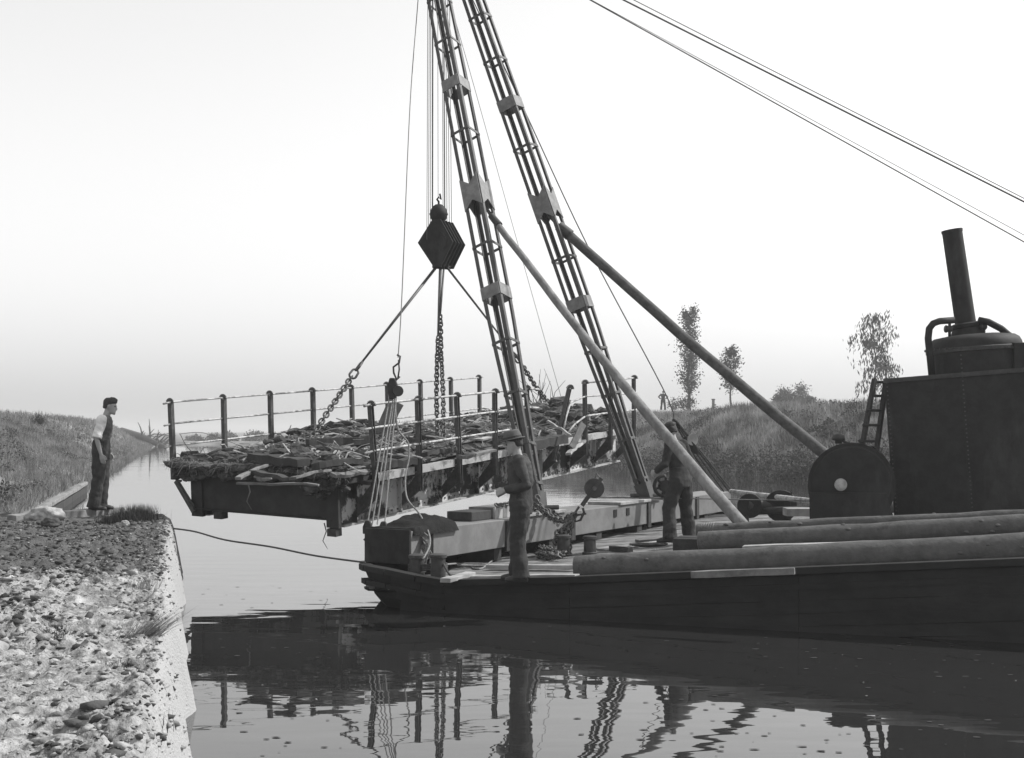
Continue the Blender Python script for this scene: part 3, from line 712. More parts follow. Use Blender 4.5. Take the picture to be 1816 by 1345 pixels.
tag(mb.build('overhanging_earth', M['rubble'], origin=Bw(0, 0, 0)), kind='stuff')
deck_rocks('rim_rubble', 260, M['rubble'], .03, .13, (-.16, .25), (.02, -WID+.02))
deck_rocks('dark_rim_rubble', 200, M['cloddark'], .03, .14, (-.16, .9), (.02, -WID+.02))
deck_rocks('heaped_rubble', 160, M['rubble'], .05, .2, (7.4, 9.4), (-1.2, -3.0))
# splinters, straw and roots
mb = MB()
for i in range(900):
    u = random.uniform(-.1, LEN); v = random.uniform(-.0, -WID+.05); h = float(heap(u, v))+.03; a = random.uniform(0, 6.28); L = random.uniform(.08, .45)
    p = Bw(u, v, h); q = Bw(u+math.cos(a)*L, max(min(v+math.sin(a)*L, .1), -WID), h+random.uniform(-.03, .12)); mb.tube([p, p.lerp(q, .5)+V((0, 0, random.uniform(-.02, .05))), q], random.choice((.006, .009, .014)), 4)
tag(mb.build('deck_splinters', M['woodpale'], origin=Bw(0, 0, 0)), kind='stuff')
mb = MB()
for i in range(300):
    far = random.random() < .4; v = -random.random()*(1.2 if far else WID); u = random.uniform(-.15, .12); h = float(heap(max(u, 0), v))+.02
    p = Bw(u, v, h); d = uu*random.uniform(-.35, .1)+vv_*random.uniform(-.3, .3); q = p+d*.4+V((0, 0, random.uniform(-.02, .06))); e = p+d*.75+V((0, 0, random.uniform(-.16, .06)))
    mb.tube([p, q, e], [.007, .005, .002], 4)
for (px, py) in ((575, 928), (440, 858), (545, 868)):
    b = Bpix(px, py, -.3); p = W(px, py, 18.0); mb.tube([p, p+V((.03, 0, -.12)), p+V((-.02, 0, -.26)), p+V((.05, 0, -.38))], [.012, .01, .008, .004], 4)
tag(mb.build('hanging_roots', M['woodmid'], origin=Bw(0, 0, 0)), kind='stuff')
def deck_plank(label, a, b, h, wd, th, mt, cat='plank', name='loose_plank', up=None, h2=None):
    p = BM @ Bpix(a[0], a[1], h); q = BM @ Bpix(b[0], b[1], h if h2 is None else h2); mb = MB(); mb.beam(p, q, wd*.8, th*.85, (hh+vv_*random.uniform(-.3, .3)), segs=7, warp=.014, w1=wd*random.uniform(.5, .85), t1=th*.7)
    return tag(mb.build(name, mt, bevel=.006), label, cat, 'loose timbers on the wrecked deck')
deck_plank('thick black timber lying behind the first near railing post', (545, 787), (652, 781), .30, .22, .18, M['wooddark'], 'timber', 'dark_timber')
deck_plank('broad dark slab with pale top near left end of deck', (452, 812), (538, 820), .2, .34, .16, M['wooddark'], 'timber', 'dark_timber')
deck_plank('short pale plank slanting across the left end of deck', (420, 848), (472, 824), .17, .10, .05, M['woodmid'])
deck_plank('dark plank along the front rim of the left end', (450, 838), (518, 851), .16, .16, .07, M['wooddark'])
deck_plank('pale curved board right of the dark rim plank', (515, 848), (582, 834), .15, .12, .05, M['woodmid'])
deck_plank('long thin grey board along the end edge of deck', (420, 857), (566, 860), .02, .07, .04, M['woodmid'])
deck_plank('grey board lying under the left lifting chain', (500, 802), (575, 795), .22, .16, .06, M['woodmid'])
deck_plank('pale short board in the middle of the left deck half', (552, 806), (604, 800), .24, .14, .05, M['woodpale'])
deck_plank('black beam beneath the left chain, farther of two', (560, 826), (640, 818), .22, .24, .12, M['wooddark'], 'timber', 'dark_timber')
deck_plank('worn board reaching the first near post at deck level', (590, 845), (652, 836), .12, .14, .06, M['woodmid'])
deck_plank('dark beam lying between the first and second near posts', (672, 826), (735, 818), .2, .2, .14, M['wooddark'], 'timber', 'dark_timber')
deck_plank('thin pale lath behind the hanging rope curve', (690, 806), (748, 812), .2, .07, .03, M['woodpale'])
deck_plank('dark plank behind the second near railing post', (752, 806), (806, 797), .22, .16, .08, M['wooddark'])
deck_plank('pale board lying behind the twin vertical chains', (800, 786), (872, 776), .2, .12, .05, M['woodpale'])
deck_plank('grey plank next to third near railing post', (815, 812), (878, 800), .14, .14, .06, M['woodmid'])
deck_plank('pale splintered plank sloping below the bent post', (1008, 804), (1036, 783), .06, .12, .05, M['woodpale'])
deck_plank('dark beam lying in the rubble heap behind hat man', (940, 790), (1000, 778), .2, .24, .2, M['wooddark'], 'timber', 'dark_timber')
deck_plank('pale stick poking out of the right rubble heap', (970, 748), (1012, 772), .5, .06, .05, M['woodpale'], h2=.3)
# leaning wide board
p0 = BM @ Bpix(672, 782, .15); p1 = W(703, 713, p0.y-.1); mb = MB(); mb.beam(p0, p1, .27, .05, (0, -1, .3), segs=4, warp=.004)
tag(mb.build('leaning_board', M['woodmid'], bevel=.006), 'wide dark board leaning upright behind the tackle block', 'board', 'loose timbers on the wrecked deck')
p0 = BM @ Bpix(1013, 795, .1); p1 = W(1034, 752, p0.y+.3); mb = MB(); mb.beam(p0, p1, .11, .05, (.6, -1, .3), segs=4, warp=.006)
tag(mb.build('leaning_board', M['woodmid'], bevel=.006), 'grey board propped against the last near railing posts', 'board', 'loose timbers on the wrecked deck')
boulder('rubble_block', 'big round lump of masonry on the right rubble heap', W(1000, 741, 25.6), .3, (1.2, .9, .6), M['rubble'], 21)
boulder('rubble_block', 'dark boulder half hidden left of the right rubble heap', W(955, 760, 25.0), .32, (1.4, .9, .5), M['cloddark'], 23)
boulder('rubble_block', 'pale stone slab at the left rim of deck', BM @ Bpix(466, 847, .1), .09, (1.2, .8, .6), M['stone'], 25)
# loose wires on deck
def wire(name, label, pts, r, mt, cat='wire', n=6, sub=6):
    P = [V(p) for p in pts]; out = []
    for i in range(len(P)-1):
        a, b, c, d = P[max(i-1, 0)], P[i], P[i+1], P[min(i+2, len(P)-1)]
        for k in range(sub):
            t = k/sub; out.append(.5*((2*b)+(c-a)*t+(2*a-5*b+4*c-d)*t*t+(3*b-a-3*c+d)*t**3))
    out.append(P[-1]); mb = MB(); mb.tube(out, r, n); return tag(mb.build(name, mt, smooth=True), label, cat)
wire('loose_wire', 'thin wire looping from the first far post to the deck', [W(320, 771, 19), W(330, 790, 19), W(345, 806, 19.1), W(362, 815, 19.2)], .006, M['cable'])
wire('loose_wire', 'long sagging wire from second far post over the deck', [W(318, 770, 19), W(360, 768, 19.4), W(408, 784, 20), W(440, 796, 20.2), W(480, 801, 20.4)], .005, M['cable'])
wire('loose_wire', 'bent wire lying on deck below the left chain', [BM @ Bpix(640, 838, .2), BM @ Bpix(603, 815, .25), BM @ Bpix(613, 800, .35), BM @ Bpix(655, 812, .25)], .009, M['rail'])
wire('loose_wire', 'wire hanging with a ring before the girder side', [W(788, 822, 20.0), W(795, 845, 19.9), W(803, 863, 19.9)], .006, M['cable'])
mb = MB(); c = W(804, 867, 19.9); mb.tube([c+V((.035*math.cos(a), 0, .035*math.sin(a))) for a in np.linspace(0, 6.2832, 13)], .008, 6, False)
tag(mb.build('iron_ring', M['iron']), 'small iron ring hanging at the end of the wire', 'ring')
mb = MB()
for i in range(26):
    p = W(random.uniform(940, 985), random.uniform(720, 745), 25.6); d = V((random.uniform(-.7, .3), random.uniform(-.2, .2), random.uniform(.0, .9))); mb.tube([p, p+d*.5+V((random.uniform(-.1, .1), 0, .05)), p+d], [.012, .008, .004], 4)
tag(mb.build('twig_tangle', M['wooddark']), 'tangle of bare twigs on the rubble below the right chain', 'twigs')

# ------------------------------------------------------------------ work barge
def bf(a, b): return tuple((V((-.77, 14.2, 0))+BX*a+BY*b).xy)
near = [(-1.80, 15.0), (-1.72, 14.72), (-1.46, 14.46), (-1.1, 14.28), (-.77, 14.2), bf(1.5, 0), bf(4, 0), bf(8, 0), bf(13.5, 0)]
far = [bf(13.5, 10.5), bf(3.2, 12.6), (4.3, 26.1), (1.3, 20.85), (-1.4, 16.05), (-1.85, 15.35)]
outl = near+far
def shz(x, y): return zdeck(x, y)+.22*sstep(-.5, -1.84, x)
barge = thing('work_barge', 'low dark wooden barge carrying the crane, logs and steam boiler', 'barge', (0, 18, 0))
mb = MB(); n = len(outl); cx0, cy0 = 5.5, 18
top = [V((x, y, shz(x, y)-.03)) for x, y in outl]; mid = [V((cx0+(x-cx0)*1.002+(.14 if x < -.9 and y < 16 else 0), cy0+(y-cy0)*1.002, .12)) for x, y in outl]; bot = [V((cx0+(x-cx0)*.975+(.45 if x < -.9 and y < 16 else 0), cy0+(y-cy0)*.975, -.5)) for x, y in outl]
mb.add(top+mid+bot, [(i, (i+1) % n, n+(i+1) % n, n+i) for i in range(n)]+[(n+i, n+(i+1) % n, 2*n+(i+1) % n, 2*n+i) for i in range(n)]+[tuple(range(2*n, 3*n))])
mb.build('hull', M['hull'], barge)
mb = MB()
for i in range(n-1):                     # gunwale
    
    p, q = V((*outl[i], shz(*outl[i]))), V((*outl[i+1], shz(*outl[i+1]))); mb.beam(p, q, .14, .07)
mb.build('gunwale', M['hull'], barge)
mb = MB()
for i in range(8):
    p, q = V((*outl[i], shz(*outl[i])-.17)), V((*outl[i+1], shz(*outl[i+1])-.17)); mb.beam(p, q, .08, .06)
mb.build('rubbing_strake', M['hull'], barge)
for k_ in range(7):
    for i in range(2, 8):
        def hp(u): 
            x, y = outl[u]; dz = .115+k_*.135; return V((x+(.42*dz if x < -.9 else 0), y, shz(x, y)-dz))
        p, q = hp(i), hp(i+1); nrm = (q-p).cross(V((0, 0, 1))).normalized()
        if max(p.z, q.z) < -.05: continue
        L_ = (q-p).length; m_ = max(1, int(L_/2.2)); cuts = [0]+[(c_+random.uniform(-.3, .3))/m_ for c_ in range(1, m_)]+[1]
        for c0_, c1_ in zip(cuts[:-1], cuts[1:]):
            a_, b_ = p.lerp(q, c0_+.001), p.lerp(q, c1_-.001); of = random.uniform(.004, .012); MB().beam(a_+nrm*of, b_+nrm*of, .035, .133, segs=4, warp=.002).build('hull_plank', M['hull'], barge)
# deck boards (fore part) run with the near side; cut to the outline by rows
nd = BX; nn_ = BY
def inside(x, y):
    c = False; j = n-1
    for i in range(n):
        xi, yi = outl[i]; xj, yj = outl[j]
        if (yi > y) != (yj > y) and x < (xj-xi)*(y-yi)/(yj-yi)+xi: c = not c
        j = i
    return c
o0 = V((-.77, 14.2, 0)); row = 0; rr_ = .14
while rr_ < 11:
    c0 = None; a = -3.0; b = None
    ts = [t for t in np.arange(-4, 14, .05) if inside(*(o0+nn_*rr_+nd*t).xy) and inside(*(o0+nn_*(rr_-.1)+nd*t).xy)]
    if ts:
        t0, t1 = min(ts), max(ts)
        cuts = [t0]+[t0+random.uniform(2.2, 3.2)+i*3.1 for i in range(12) if t0+2.2+i*3.1+1.2 < t1]+[t1]
        for u0, u1 in zip(cuts[:-1], cuts[1:]):
            if u1-u0 < .1: continue
            p, q = o0+nn_*rr_+nd*(u0+.004), o0+nn_*rr_+nd*(u1-.004); dj = -.02+random.uniform(-.004, .004)
            if p.y > 24: continue
            mb = MB(); mb.beam(on_deck(p, dj), on_deck(q, dj), .214, .05); mb.build('deck_board', M['deck'], barge)
    rr_ += .222
mb = MB(); mb.add([V((x, y, zdeck(x, y)-.06)) for x, y in outl], [tuple(range(n))]); mb.build('deck_underlay', M['hull'], barge)
def bollard(px, py, Y, hgt, r, mt='iron'):
    p = on_deck(W(px, py, Y)); mb = MB(); mb.lathe(p, (0, 0, 1), [(r*1.25, 0), (r*1.25, .03), (r, .04), (r*.96, hgt-.05), (r*1.15, hgt-.045), (r*1.15, hgt-.01), (r*.9, hgt)], 16)
    mb.build('bollard', M[mt], barge, smooth=True, auto=True)
bollard(740, 1012, 14.7, .34, .09); bollard(777, 1015, 14.5, .34, .09); bollard(999, 988, 17.0, .30, .09); bollard(1046, 988, 17.0, .26, .085)
bollard(1330, 890, 24.0, .40, .09); bollard(2600, 950, 16.6, .4, .12); bollard(2500, 950, 17.2, .4, .12)

# pale grey bed beam carrying the legs
n2d = V((U.y, -U.x, 0)); BZ0, BZ1 = .49, .87
def Nb(t, off): return V((.43, 18.0, 0))+U*t+n2d*off
bed = thing('bed_beam', 'long pale grey box beam along barge carrying both crane legs', 'beam', Nb(2, -.3)+V((0, 0, BZ0)))
def bedbox(mb, t0, t1, o0, o1, z0, z1):
    c = (Nb(t0, o0)+Nb(t1, o1))/2; c.z = (z0+z1)/2; ang = math.atan2(U.y, U.x)
    return mb.box(c, (abs(t1-t0), abs(o1-o0), z1-z0), Matrix.Rotation(ang, 3, 'Z'))
for t0, t1 in ((-3.38, -2.98), (-2.86, .98), (1.0, 3.9), (3.92, 8.1)):
    mb = MB(); bedbox(mb, t0, t1, -.64, 0, BZ0, BZ1); mb.build('beam_section', M['beam'], bed, bevel=.008)
mb = MB(); bedbox(mb, -3.42, -3.383, -.66, .02, BZ0-.02, BZ1+.02); mb.build('end_shade_plate', M['black'], bed)  # black plate puts the shade of the beam's end face into colour
mb = MB(); bedbox(mb, -2.975, -2.865, -.6, -.02, BZ0, BZ1-.01); mb.build('splice_post', M['black'], bed)
for t in (.99, 3.91, -1.0, 6.2):
    mb = MB(); bedbox(mb, t-.06, t+.06, .002, .03, BZ0-.06, BZ1-.02); mb.build('splice_plate', M['wooddark'], bed)
for t in (2.55, 3.05):
    mb = MB(); bedbox(mb, t-.07, t+.05, .001, .012, BZ1-.18, BZ1-.06); mb.build('slot_cover', M['black'], bed)
for t in (-2.7, -1.2, .4, 2.0, 3.6, 5.2, 6.8):
    mb = MB(); bedbox(mb, t-.1, t+.1, -.7, -.03, .24, BZ0-.002); mb.build('bearer', M['wooddark'], bed)
for t0, t1, w_ in ((2.7, 4.4, .5), (-.5, .75, .5)):                                    # pad boards on top
    mb = MB(); bedbox(mb, t0, t1, -.58, .03, BZ1+.002, BZ1+.05); mb.build('pad_board', M['woodpale'], bed, bevel=.006)

# ------------------------------------------------------------------ sheerlegs crane
L1a, L1b = W(955, 905, 18.2), W(749.5, -150, 22.2)
L2a, L2b = W(1148, 893, 21.6), W(788, -150, 22.7)
L1a.z = L2a.z = BZ1+.05
crane = thing('sheerlegs_crane', 'tall pair of lattice steel sheerlegs leaning over the bridge', 'crane', (L1a+L2a)/2)
def lattice(pa, pb, feats, twist=0):
    ax_ = (pb-pa); L = ax_.length; d = ax_.normalized()
    e1 = (U-d*U.dot(d)).normalized(); e2 = d.cross(e1).normalized()
    if e2.dot(n2d) < 0: e2 = -e2
    if twist:
        q = Quaternion(d, twist); e1 = q @ e1; e2 = q @ e2
    def half(k): return (.095+.072*sstep(0, .35, k)-.02*sstep(.55, 1, k))
    def corner(k, a, b): return pa+d*(L*k)+(e1*a+e2*b)*float(half(k))
    mb = MB(); mb.beam(pa-d*.02, pa+d*.28, .2, .2, e1, w1=.24, t1=.24); mb.box(pa+V((0, 0, .0)), (.32, .32, .05))
    leg = mb.build('leg', M['lattice'], crane)
    K = [i/18 for i in range(19)]
    for a, b in ((-1, -1), (-1, 1), (1, 1), (1, -1)):
        mb = MB(); s = .06; t = .012
        for i in range(18):
            p, q = corner(K[i], a, b), corner(K[i+1], a, b)
            mb.beam(p-e1*a*s/2, q-e1*a*s/2, s, t, e2); mb.beam(p-e2*b*s/2, q-e2*b*s/2, s, t, e1)
        mb.build('chord', M['lattice'], leg)
    # battens, plates and the waisted gusset, at the heights read off the photograph
    for yy, nm in feats:
        lo_, hi_ = 0.0, 1.0
        for _ in range(40):
            k = (lo_+hi_)/2; p = pa+d*(L*k); y_ = HY-(p.z-CAMZ)/p.y*FPX
            lo_, hi_ = (k, hi_) if y_ > yy else (lo_, k)
        xl = nm == 'waist'; hl = {'waist': .30, 'plate': .105, 'batten': .022}[nm]
        for (a, b), (a2, b2), nrm in (((-1, 1), (1, 1), e2), ((-1, -1), (1, -1), -e2), ((-1, -1), (-1, 1), -e1), ((1, -1), (1, 1), e1)):
            mbs = MB(); p, q = corner(k, a, b)+nrm*.010, corner(k, a2, b2)+nrm*.010; sh_ = nrm*.014
            if xl:
                c0 = [corner(k+f_*hl/L, a, b)+sh_ for f_ in (-1, 1)]; c1 = [corner(k+f_*hl/L, a2, b2)+sh_ for f_ in (-1, 1)]
                m0, m1 = c0[0].lerp(c1[0], .5)+d*hl*.5, c0[1].lerp(c1[1], .5)-d*hl*.5
                mbs.prism([c0[0], m0, c1[0], c1[1], m1, c0[1]], nrm*.012)
            else: mbs.beam(p, q, hl*2, .012, nrm)
            mbs.build('gusset_plate' if nm != 'batten' else 'batten', M['plate'] if nm != 'batten' else M['lattice'], leg)
    return d, e1, e2, L
B_, P_ = 'batten', 'plate'
d1 = lattice(L1a, L1b, ((860, B_), (790, B_), (700, B_), (610, B_), (522, P_), (440, B_), (347, 'waist'), (240, B_), (155, P_), (80, B_), (5, B_), (-70, P_)))
d2 = lattice(L2a, L2b, ((850, B_), (780, B_), (700, B_), (622, B_), (540, P_), (460, B_), (365, 'waist'), (264, B_), (187, P_), (110, B_), (33, B_), (-40, P_)))
mb = MB(); mb.beam(L1b-(L2b-L1b)*.6, L2b+(L2b-L1b)*.6, .34, .3); mb.build('cross_head', M['lattice'], crane)
APEX = (L1b+L2b)/2
mb = MB(); mb.tube([L1a+V((-.3, -.05, .05)), L1a+V((.3, .05, .05))], .035, 8); mb.build('foot_pin', M['iron'], crane)
mb = MB(); mb.tube([L2a+V((-.3, -.05, .05)), L2a+V((.3, .05, .05))], .035, 8); mb.build('foot_pin', M['iron'], crane)

# prop poles
def prop(label, a, b, r0, r1, mt, hook):
    t = thing('prop_pole', label, 'pole', b, 'prop poles bracing the crane legs')
    mb = MB(); m = 14; pts = [a.lerp(b, i/m)+V((0, 0, -.10*math.sin(math.pi*i/m)))+V((random.uniform(-.006, .006), 0, random.uniform(-.006, .006))) for i in range(m+1)]
    mb.tube(pts, [r0+(r1-r0)*i/m for i in range(m+1)], 12); mb.build('pole', mt, t, smooth=True)
    d = (a-b).normalized(); mb = MB(); mb.tube([a-d*.25, a+d*.02], [r0*1.25, r0*1.1], 10); mb.build('end_socket', M['iron'], t, smooth=True, auto=True)
    mb = MB(); mb.beam(a, a+d*.24+V((-.02, 0, .06)), .05, .09, (0, 1, 0)); mb.build('end_fork', M['iron'], t)
prop('pale lower prop pole running down in front of the working man', W(872, 384, 19.85), Wd(1345, 964, 0+.07), .05, .085, M['pole'], 0)
prop('darker upper prop pole running down behind the winch drum', W(992, 402, 22.0), V((6.75, 21.2, .62)), .085, .108, M['poledark'], 0)

# ------------------------------------------------------------------ ropes, chains, hook block
def link_mesh(L, wd, r):
    mb = MB(); pts = []
    for k in range(16):
        a = 2*math.pi*k/16; x = math.cos(a)*wd/2; z = math.sin(a)*wd/2+(1 if math.sin(a) >= 0 else -1)*(L-wd)/2; pts.append(V((x, 0, z)))
    pts.append(pts[0]); mb.tube(pts, r, 6, False); return mb
_links = {}
def chain(root, pts, L=.12, wd=.075, r=.013, jit=.0):
    key = (L, wd, r)
    P = [V(p) for p in pts]; seg = [(P[i+1]-P[i]).length for i in range(len(P)-1)]; tot = sum(seg); step = L-2.2*r; k = max(2, int(round(tot/step)))
    first = _links.get(key)
    for i in range(k):
        s = (i+.5)*tot/k; j = 0
        while j < len(seg)-1 and s > seg[j]: s -= seg[j]; j += 1
        p = P[j].lerp(P[j+1], s/seg[j]); d = (P[j+1]-P[j]).normalized(); q = d.to_track_quat('Z', 'Y')
        m = wm(root).inverted() @ Matrix.Translation(p+V((random.uniform(-jit, jit), random.uniform(-jit, jit), 0))) @ (q.to_matrix() @ Matrix.Rotation(R(90)*(i % 2)+R(35)+random.uniform(-.3, .3), 3, 'Z')).to_4x4()
        if first is None:
            first = link_mesh(L, wd, r).build('chain_link', M['chain'], root, True, smooth=True); _links[key] = first; first.matrix_basis = m
        else: copy_to(first, root, m)
def sag(a, b, s, n=10): return [V(a).lerp(V(b), i/n)+V((0, 0, -s*4*(i/n)*(1-i/n))) for i in range(n+1)]

HKY = 22.4
hb = thing('hook_block', 'heavy black diamond shaped pulley block hanging from hoist ropes', 'pulley block', W(780, 475, HKY))
HC = W(780, 432, HKY)
def pxm(dx, dy): return V((dx/FPX*HKY, 0, -dy/FPX*HKY))
dia = [(-5, -40), (9, -40), (31, 0), (10, 43), (-4, 43), (-31, 2)]
vw = V((.35, 1, 0)).normalized()
for i in range(5):
    off = vw*(-.20+.10*i)+V((.018*i, 0, 0))
    mb = MB(); mb.prism([HC+pxm(x, y)+off for x, y in dia], vw*.022); mb.build('cheek_plate', M['black'], hb)
    if i < 4:
        mb = MB(); mb.lathe(HC+off+vw*.018+pxm(0, 0), vw, [(.2, 0), (.2, .006), (.15, .03), (.2, .056), (.2, .064)], 20); mb.build('sheave', M['black'], hb, smooth=True, auto=True)
mb = MB(); mb.ball(HC+pxm(-2, -52), .165, 14, 8, (1, 1.05, 1.12)); mb.build('ball_weight', M['black'], hb, smooth=True)
mb = MB(); mb.lathe(HC+pxm(-2, -52)-V((0, 0, .02)), (0, 0, 1), [(.164, 0), (.170, .005), (.170, .03), (.164, .035)], 18); mb.build('ball_band', M['black'], hb)
mb = MB(); mb.tube([HC+pxm(-2, -64), HC+pxm(-2, -74), HC+pxm(-5, -78), HC+pxm(-2, -82), HC+pxm(2, -78), HC+pxm(0, -88)], .02, 6); mb.build('eye_bolt', M['black'], hb)
mb = MB(); mb.tube([HC+pxm(-8, 42)-vw*.1, HC+pxm(14, 42)+vw*.1], .04, 8); mb.build('pin', M['black'], hb)

hr = thing('hoist_rope', 'bundle of thin vertical hoist ropes above the pulley block', 'rope', HC)
for i, (x, r) in enumerate(((757, .006), (760, .006), (763, .006), (767, .014), (777, .005), (786, .006), (789, .012), (793, .006), (797, .006), (801, .006))):
    a = W(x, 425 if i != 4 else 350, HKY+.05*(i-4)); b = V((a.x+(APEX.x-a.x)*.15, APEX.y+(i-4)*.03, APEX.z)); mb = MB(); mb.tube([a, b], r, 5); mb.build('rope_fall', M['cable'], hr)

def sling(name, label, a, b, c, chain_pts, group='lifting slings under the hook block', r=.024, big=True, mt='cable'):
    t = thing(name, label, 'sling', c, group)
    mb = MB(); mb.tube([a, a.lerp(b, .5), b], [r*1.2, r*1.1, r*.8], 8); mb.build('rope_leg', M[mt], t, smooth=True)
    if big: 
        d = (chain_pts[-1]-b).normalized(); chain(t, [b-d*.03, b+d*.36], .2, .12, .02); chain(t, [b+d*.34]+chain_pts[1:], .115, .085, .016)
    else: chain(t, chain_pts, .105, .075, .014)
    return t
SB = HC+pxm(4, 44)
lc0 = W(640, 645, 21.3); lc1 = Bw(1.95, -1.0, .22)
sling('lifting_sling', 'left lifting sling, rope above and heavy chain to deck', SB+pxm(-12, 0), lc0, lc1, [lc0, lc1])
rc0 = W(912, 628, 24.9); rc1 = Bw(9.45, -1.7, .25)
sling('lifting_sling', 'right lifting sling running behind crane leg to rubble', SB+pxm(10, 0), rc0, rc1, [rc0, rc0.lerp(rc1, .5)+V((0, 0, -.06)), rc1], r=.018)
cc0 = W(779, 600, 21.4)
sling('lifting_sling', 'left strand of twin vertical chains at middle of deck', SB+pxm(-3, 0), W(777, 596, 21.6), W(779, 786, 20.6), [W(777, 596, 21.6), W(775, 640, 21.4), W(774, 700, 21.1), W(776, 790, 20.6)], big=False)
sling('lifting_sling', 'right strand of twin vertical chains reaching deck edge', SB+pxm(3, 0), W(781, 560, 21.8), W(786, 826, 20.2), [W(781, 560, 21.8), W(782, 620, 21.5), W(786, 700, 21.0), W(787, 800, 20.4), W(790, 828, 20.15)], big=False, r=.016)

# stays to the right
def stay(label, x0, y0, x1, y1, Y1, r, grp='stay cables running to the right'):
    a = APEX+V((.1, 0, 0)); d = (y1-y0)/(x1-x0); xb = 2560; b = W(xb, y1+(xb-x1)*d*1.0, Y1)
    # depth of the far end: cable passes the two photo points because it is straight in the picture
    a2 = W(x0, y0, 0)  # unused marker
    k = (APEX.x/APEX.y*FPX+CX); a = W(k, y0-(x0-k)*d, APEX.y)
    mb = MB(); mb.tube([a, b], r, 6); return tag(mb.build('stay_cable', M['cable']), label, 'cable', grp)
stay('thick upper stay cable crossing the top right sky', 1135, 15, 1812, 356, 17, .014)
stay('thin twin strand just above the thick upper stay cable', 1153, 15, 1812, 350, 17.3, .007)
stay('lower stay cable crossing the sky above the chimney', 1073, 15, 1812, 427, 16.6, .010)
stay('faint thin strand just above the lower stay cable', 1076, 15, 1812, 415, 17, .005)
# guy and tag lines
wire('guy_rope', 'guy rope from right leg down to the far deck tackle', [W(773, -140, 22.55), W(918, 170, 22.4), W(1040, 432, 22.5), W(1175, 688, 22.7), W(1196, 745, 22.8)], .011, M['cable'], 'rope')
wire('tag_line', 'thin tag line from crane head to right end of bridge', [W(757, -140, 22.4), W(842, 158, 23.2), W(905, 385, 24.5), W(1000, 722, 26.2)], .005, M['cable'], 'rope')
wire('tag_line', 'thin rope from crane head to the small left tackle', [W(752, -140, 22.2), W(741, 5, 21.5), W(727, 190, 20.4), W(713, 520, 18.0), W(706, 634, 17.0)], .008, M['cable'], 'rope')
tg = thing('guy_tackle', 'dark rope tackle at lower end of the guy rope', 'tackle', W(1285, 868, 23.2))
def blockshape(t, c, dz, s, name='block', mt='black', dirv=V((0, 0, 1))):
    mb = MB(); mb.ball(V((0, 0, 0)), s, 12, 8, (.75, .5, 1.25)); q = dirv.to_track_quat('Z', 'Y').to_matrix(); mb.v = [tuple(q @ V(p)+V(c)) for p in mb.v]
    mb.build(name, M[mt], t, smooth=True)
gd = (W(1196, 745, 22.8)-W(1285, 868, 23.2)).normalized()
blockshape(tg, W(1200, 752, 22.8), 0, .10, 'upper_block', dirv=gd); blockshape(tg, W(1226, 790, 22.9), 0, .17, 'lower_block', dirv=gd)
mb = MB(); mb.lathe(W(1228, 780, 22.8), (.3, -1, 0), [(.11, 0), (.11, .02)], 14); mb.build('cheek_cap', M['woodpale'], tg)
for dx in (-6, 0, 6, 10):
    mb = MB(); mb.tube([W(1200+dx*.4, 752, 22.8), W(1226+dx, 792, 22.9), W(1284+dx*1.5, 872, 23.2)], .016, 6); mb.build('fall', M['ropedark'], tg)
mb = MB(); mb.tube([W(1226, 792, 22.9), W(1340, 905, 23.4)], .008, 5); mb.build('fall', M['ropedark'], tg)

# small hand tackle at the left
tk = thing('hand_tackle', 'hand tackle with rope falls hanging before the bridge railing', 'tackle', W(665, 940, 15.6))
TY = 17.0
mb = MB(); c = W(704, 636, TY)
mb.tube([c+V((.0, 0, .05)), c+V((.045, 0, .03)), c+V((.03, 0, -.06)), c+V((-.05, 0, -.12)), c+V((-.045, 0, -.2)), c+V((.0, 0, -.3)), c+V((.04, 0, -.25))], .014, 6)
mb.tube([c+V((.02, .02, -.02)), c+V((.03, .02, -.15)), c+V((.01, .02, -.28))], .012, 6); mb.build('hook', M['iron'], tk, smooth=True)
mb = MB(); c = W(697, 690, TY); mb.prism([c+V((x*.0075, 0, -y*.0075)) for x, y in ((-6, -20), (4, -20), (9, -6), (9, 8), (4, 18), (-6, 20), (-9, 6), (-9, -8))], (0, .12, 0)); mb.build('upper_block', M['wooddark'], tk, bevel=.015)
mb = MB(); c = W(706, 694, TY-.03); mb.lathe(c, (.1, -1, 0), [(.07, 0), (.075, .01), (.065, .025), (.075, .04), (.07, .05)], 16); mb.build('sheave', M['iron'], tk, smooth=True, auto=True)
for (x0, y0, x1, y1) in ((691, 704, 652, 928), (697, 706, 660, 930), (700, 706, 669, 930), (703, 704, 682, 932)):
    mb = MB(); mb.tube([W(x0, y0, TY), W(x1, y1, 15.6)], .0095, 6); mb.build('fall', M['rope'], tk)
for (x, y) in ((652, 934), (680, 936)):
    c = W(x, y, 15.6); mb = MB(); mb.prism([c+V((a*.0065, 0, -b*.0065)) for a, b in ((-4, -12), (4, -12), (9, 0), (9, 14), (-9, 14), (-9, 0))], (0, .1, 0)); mb.build('lower_block', M['wooddark'], tk, bevel=.01)
    mb = MB(); mb.tube([c+V((0, 0, -.08)), c+V((.05, 0, -.14)), c+V((.0, 0, -.2)), c+V((-.05, 0, -.16))], .014, 6); mb.build('shackle', M['iron'], tk)
wire('slack_rope', 'slack pale rope curving down from tackle to the bow bollards', [W(701, 720, TY), W(706, 762, 16.9), W(724, 786, 16.8), W(725, 815, 16.7), W(719, 845, 16.5), W(722, 884, 16.2), W(744, 912, 15.8), W(760, 945, 15.3), W(762, 968, 14.9), W(750, 992, 14.6)], .012, M['rope'], 'rope')
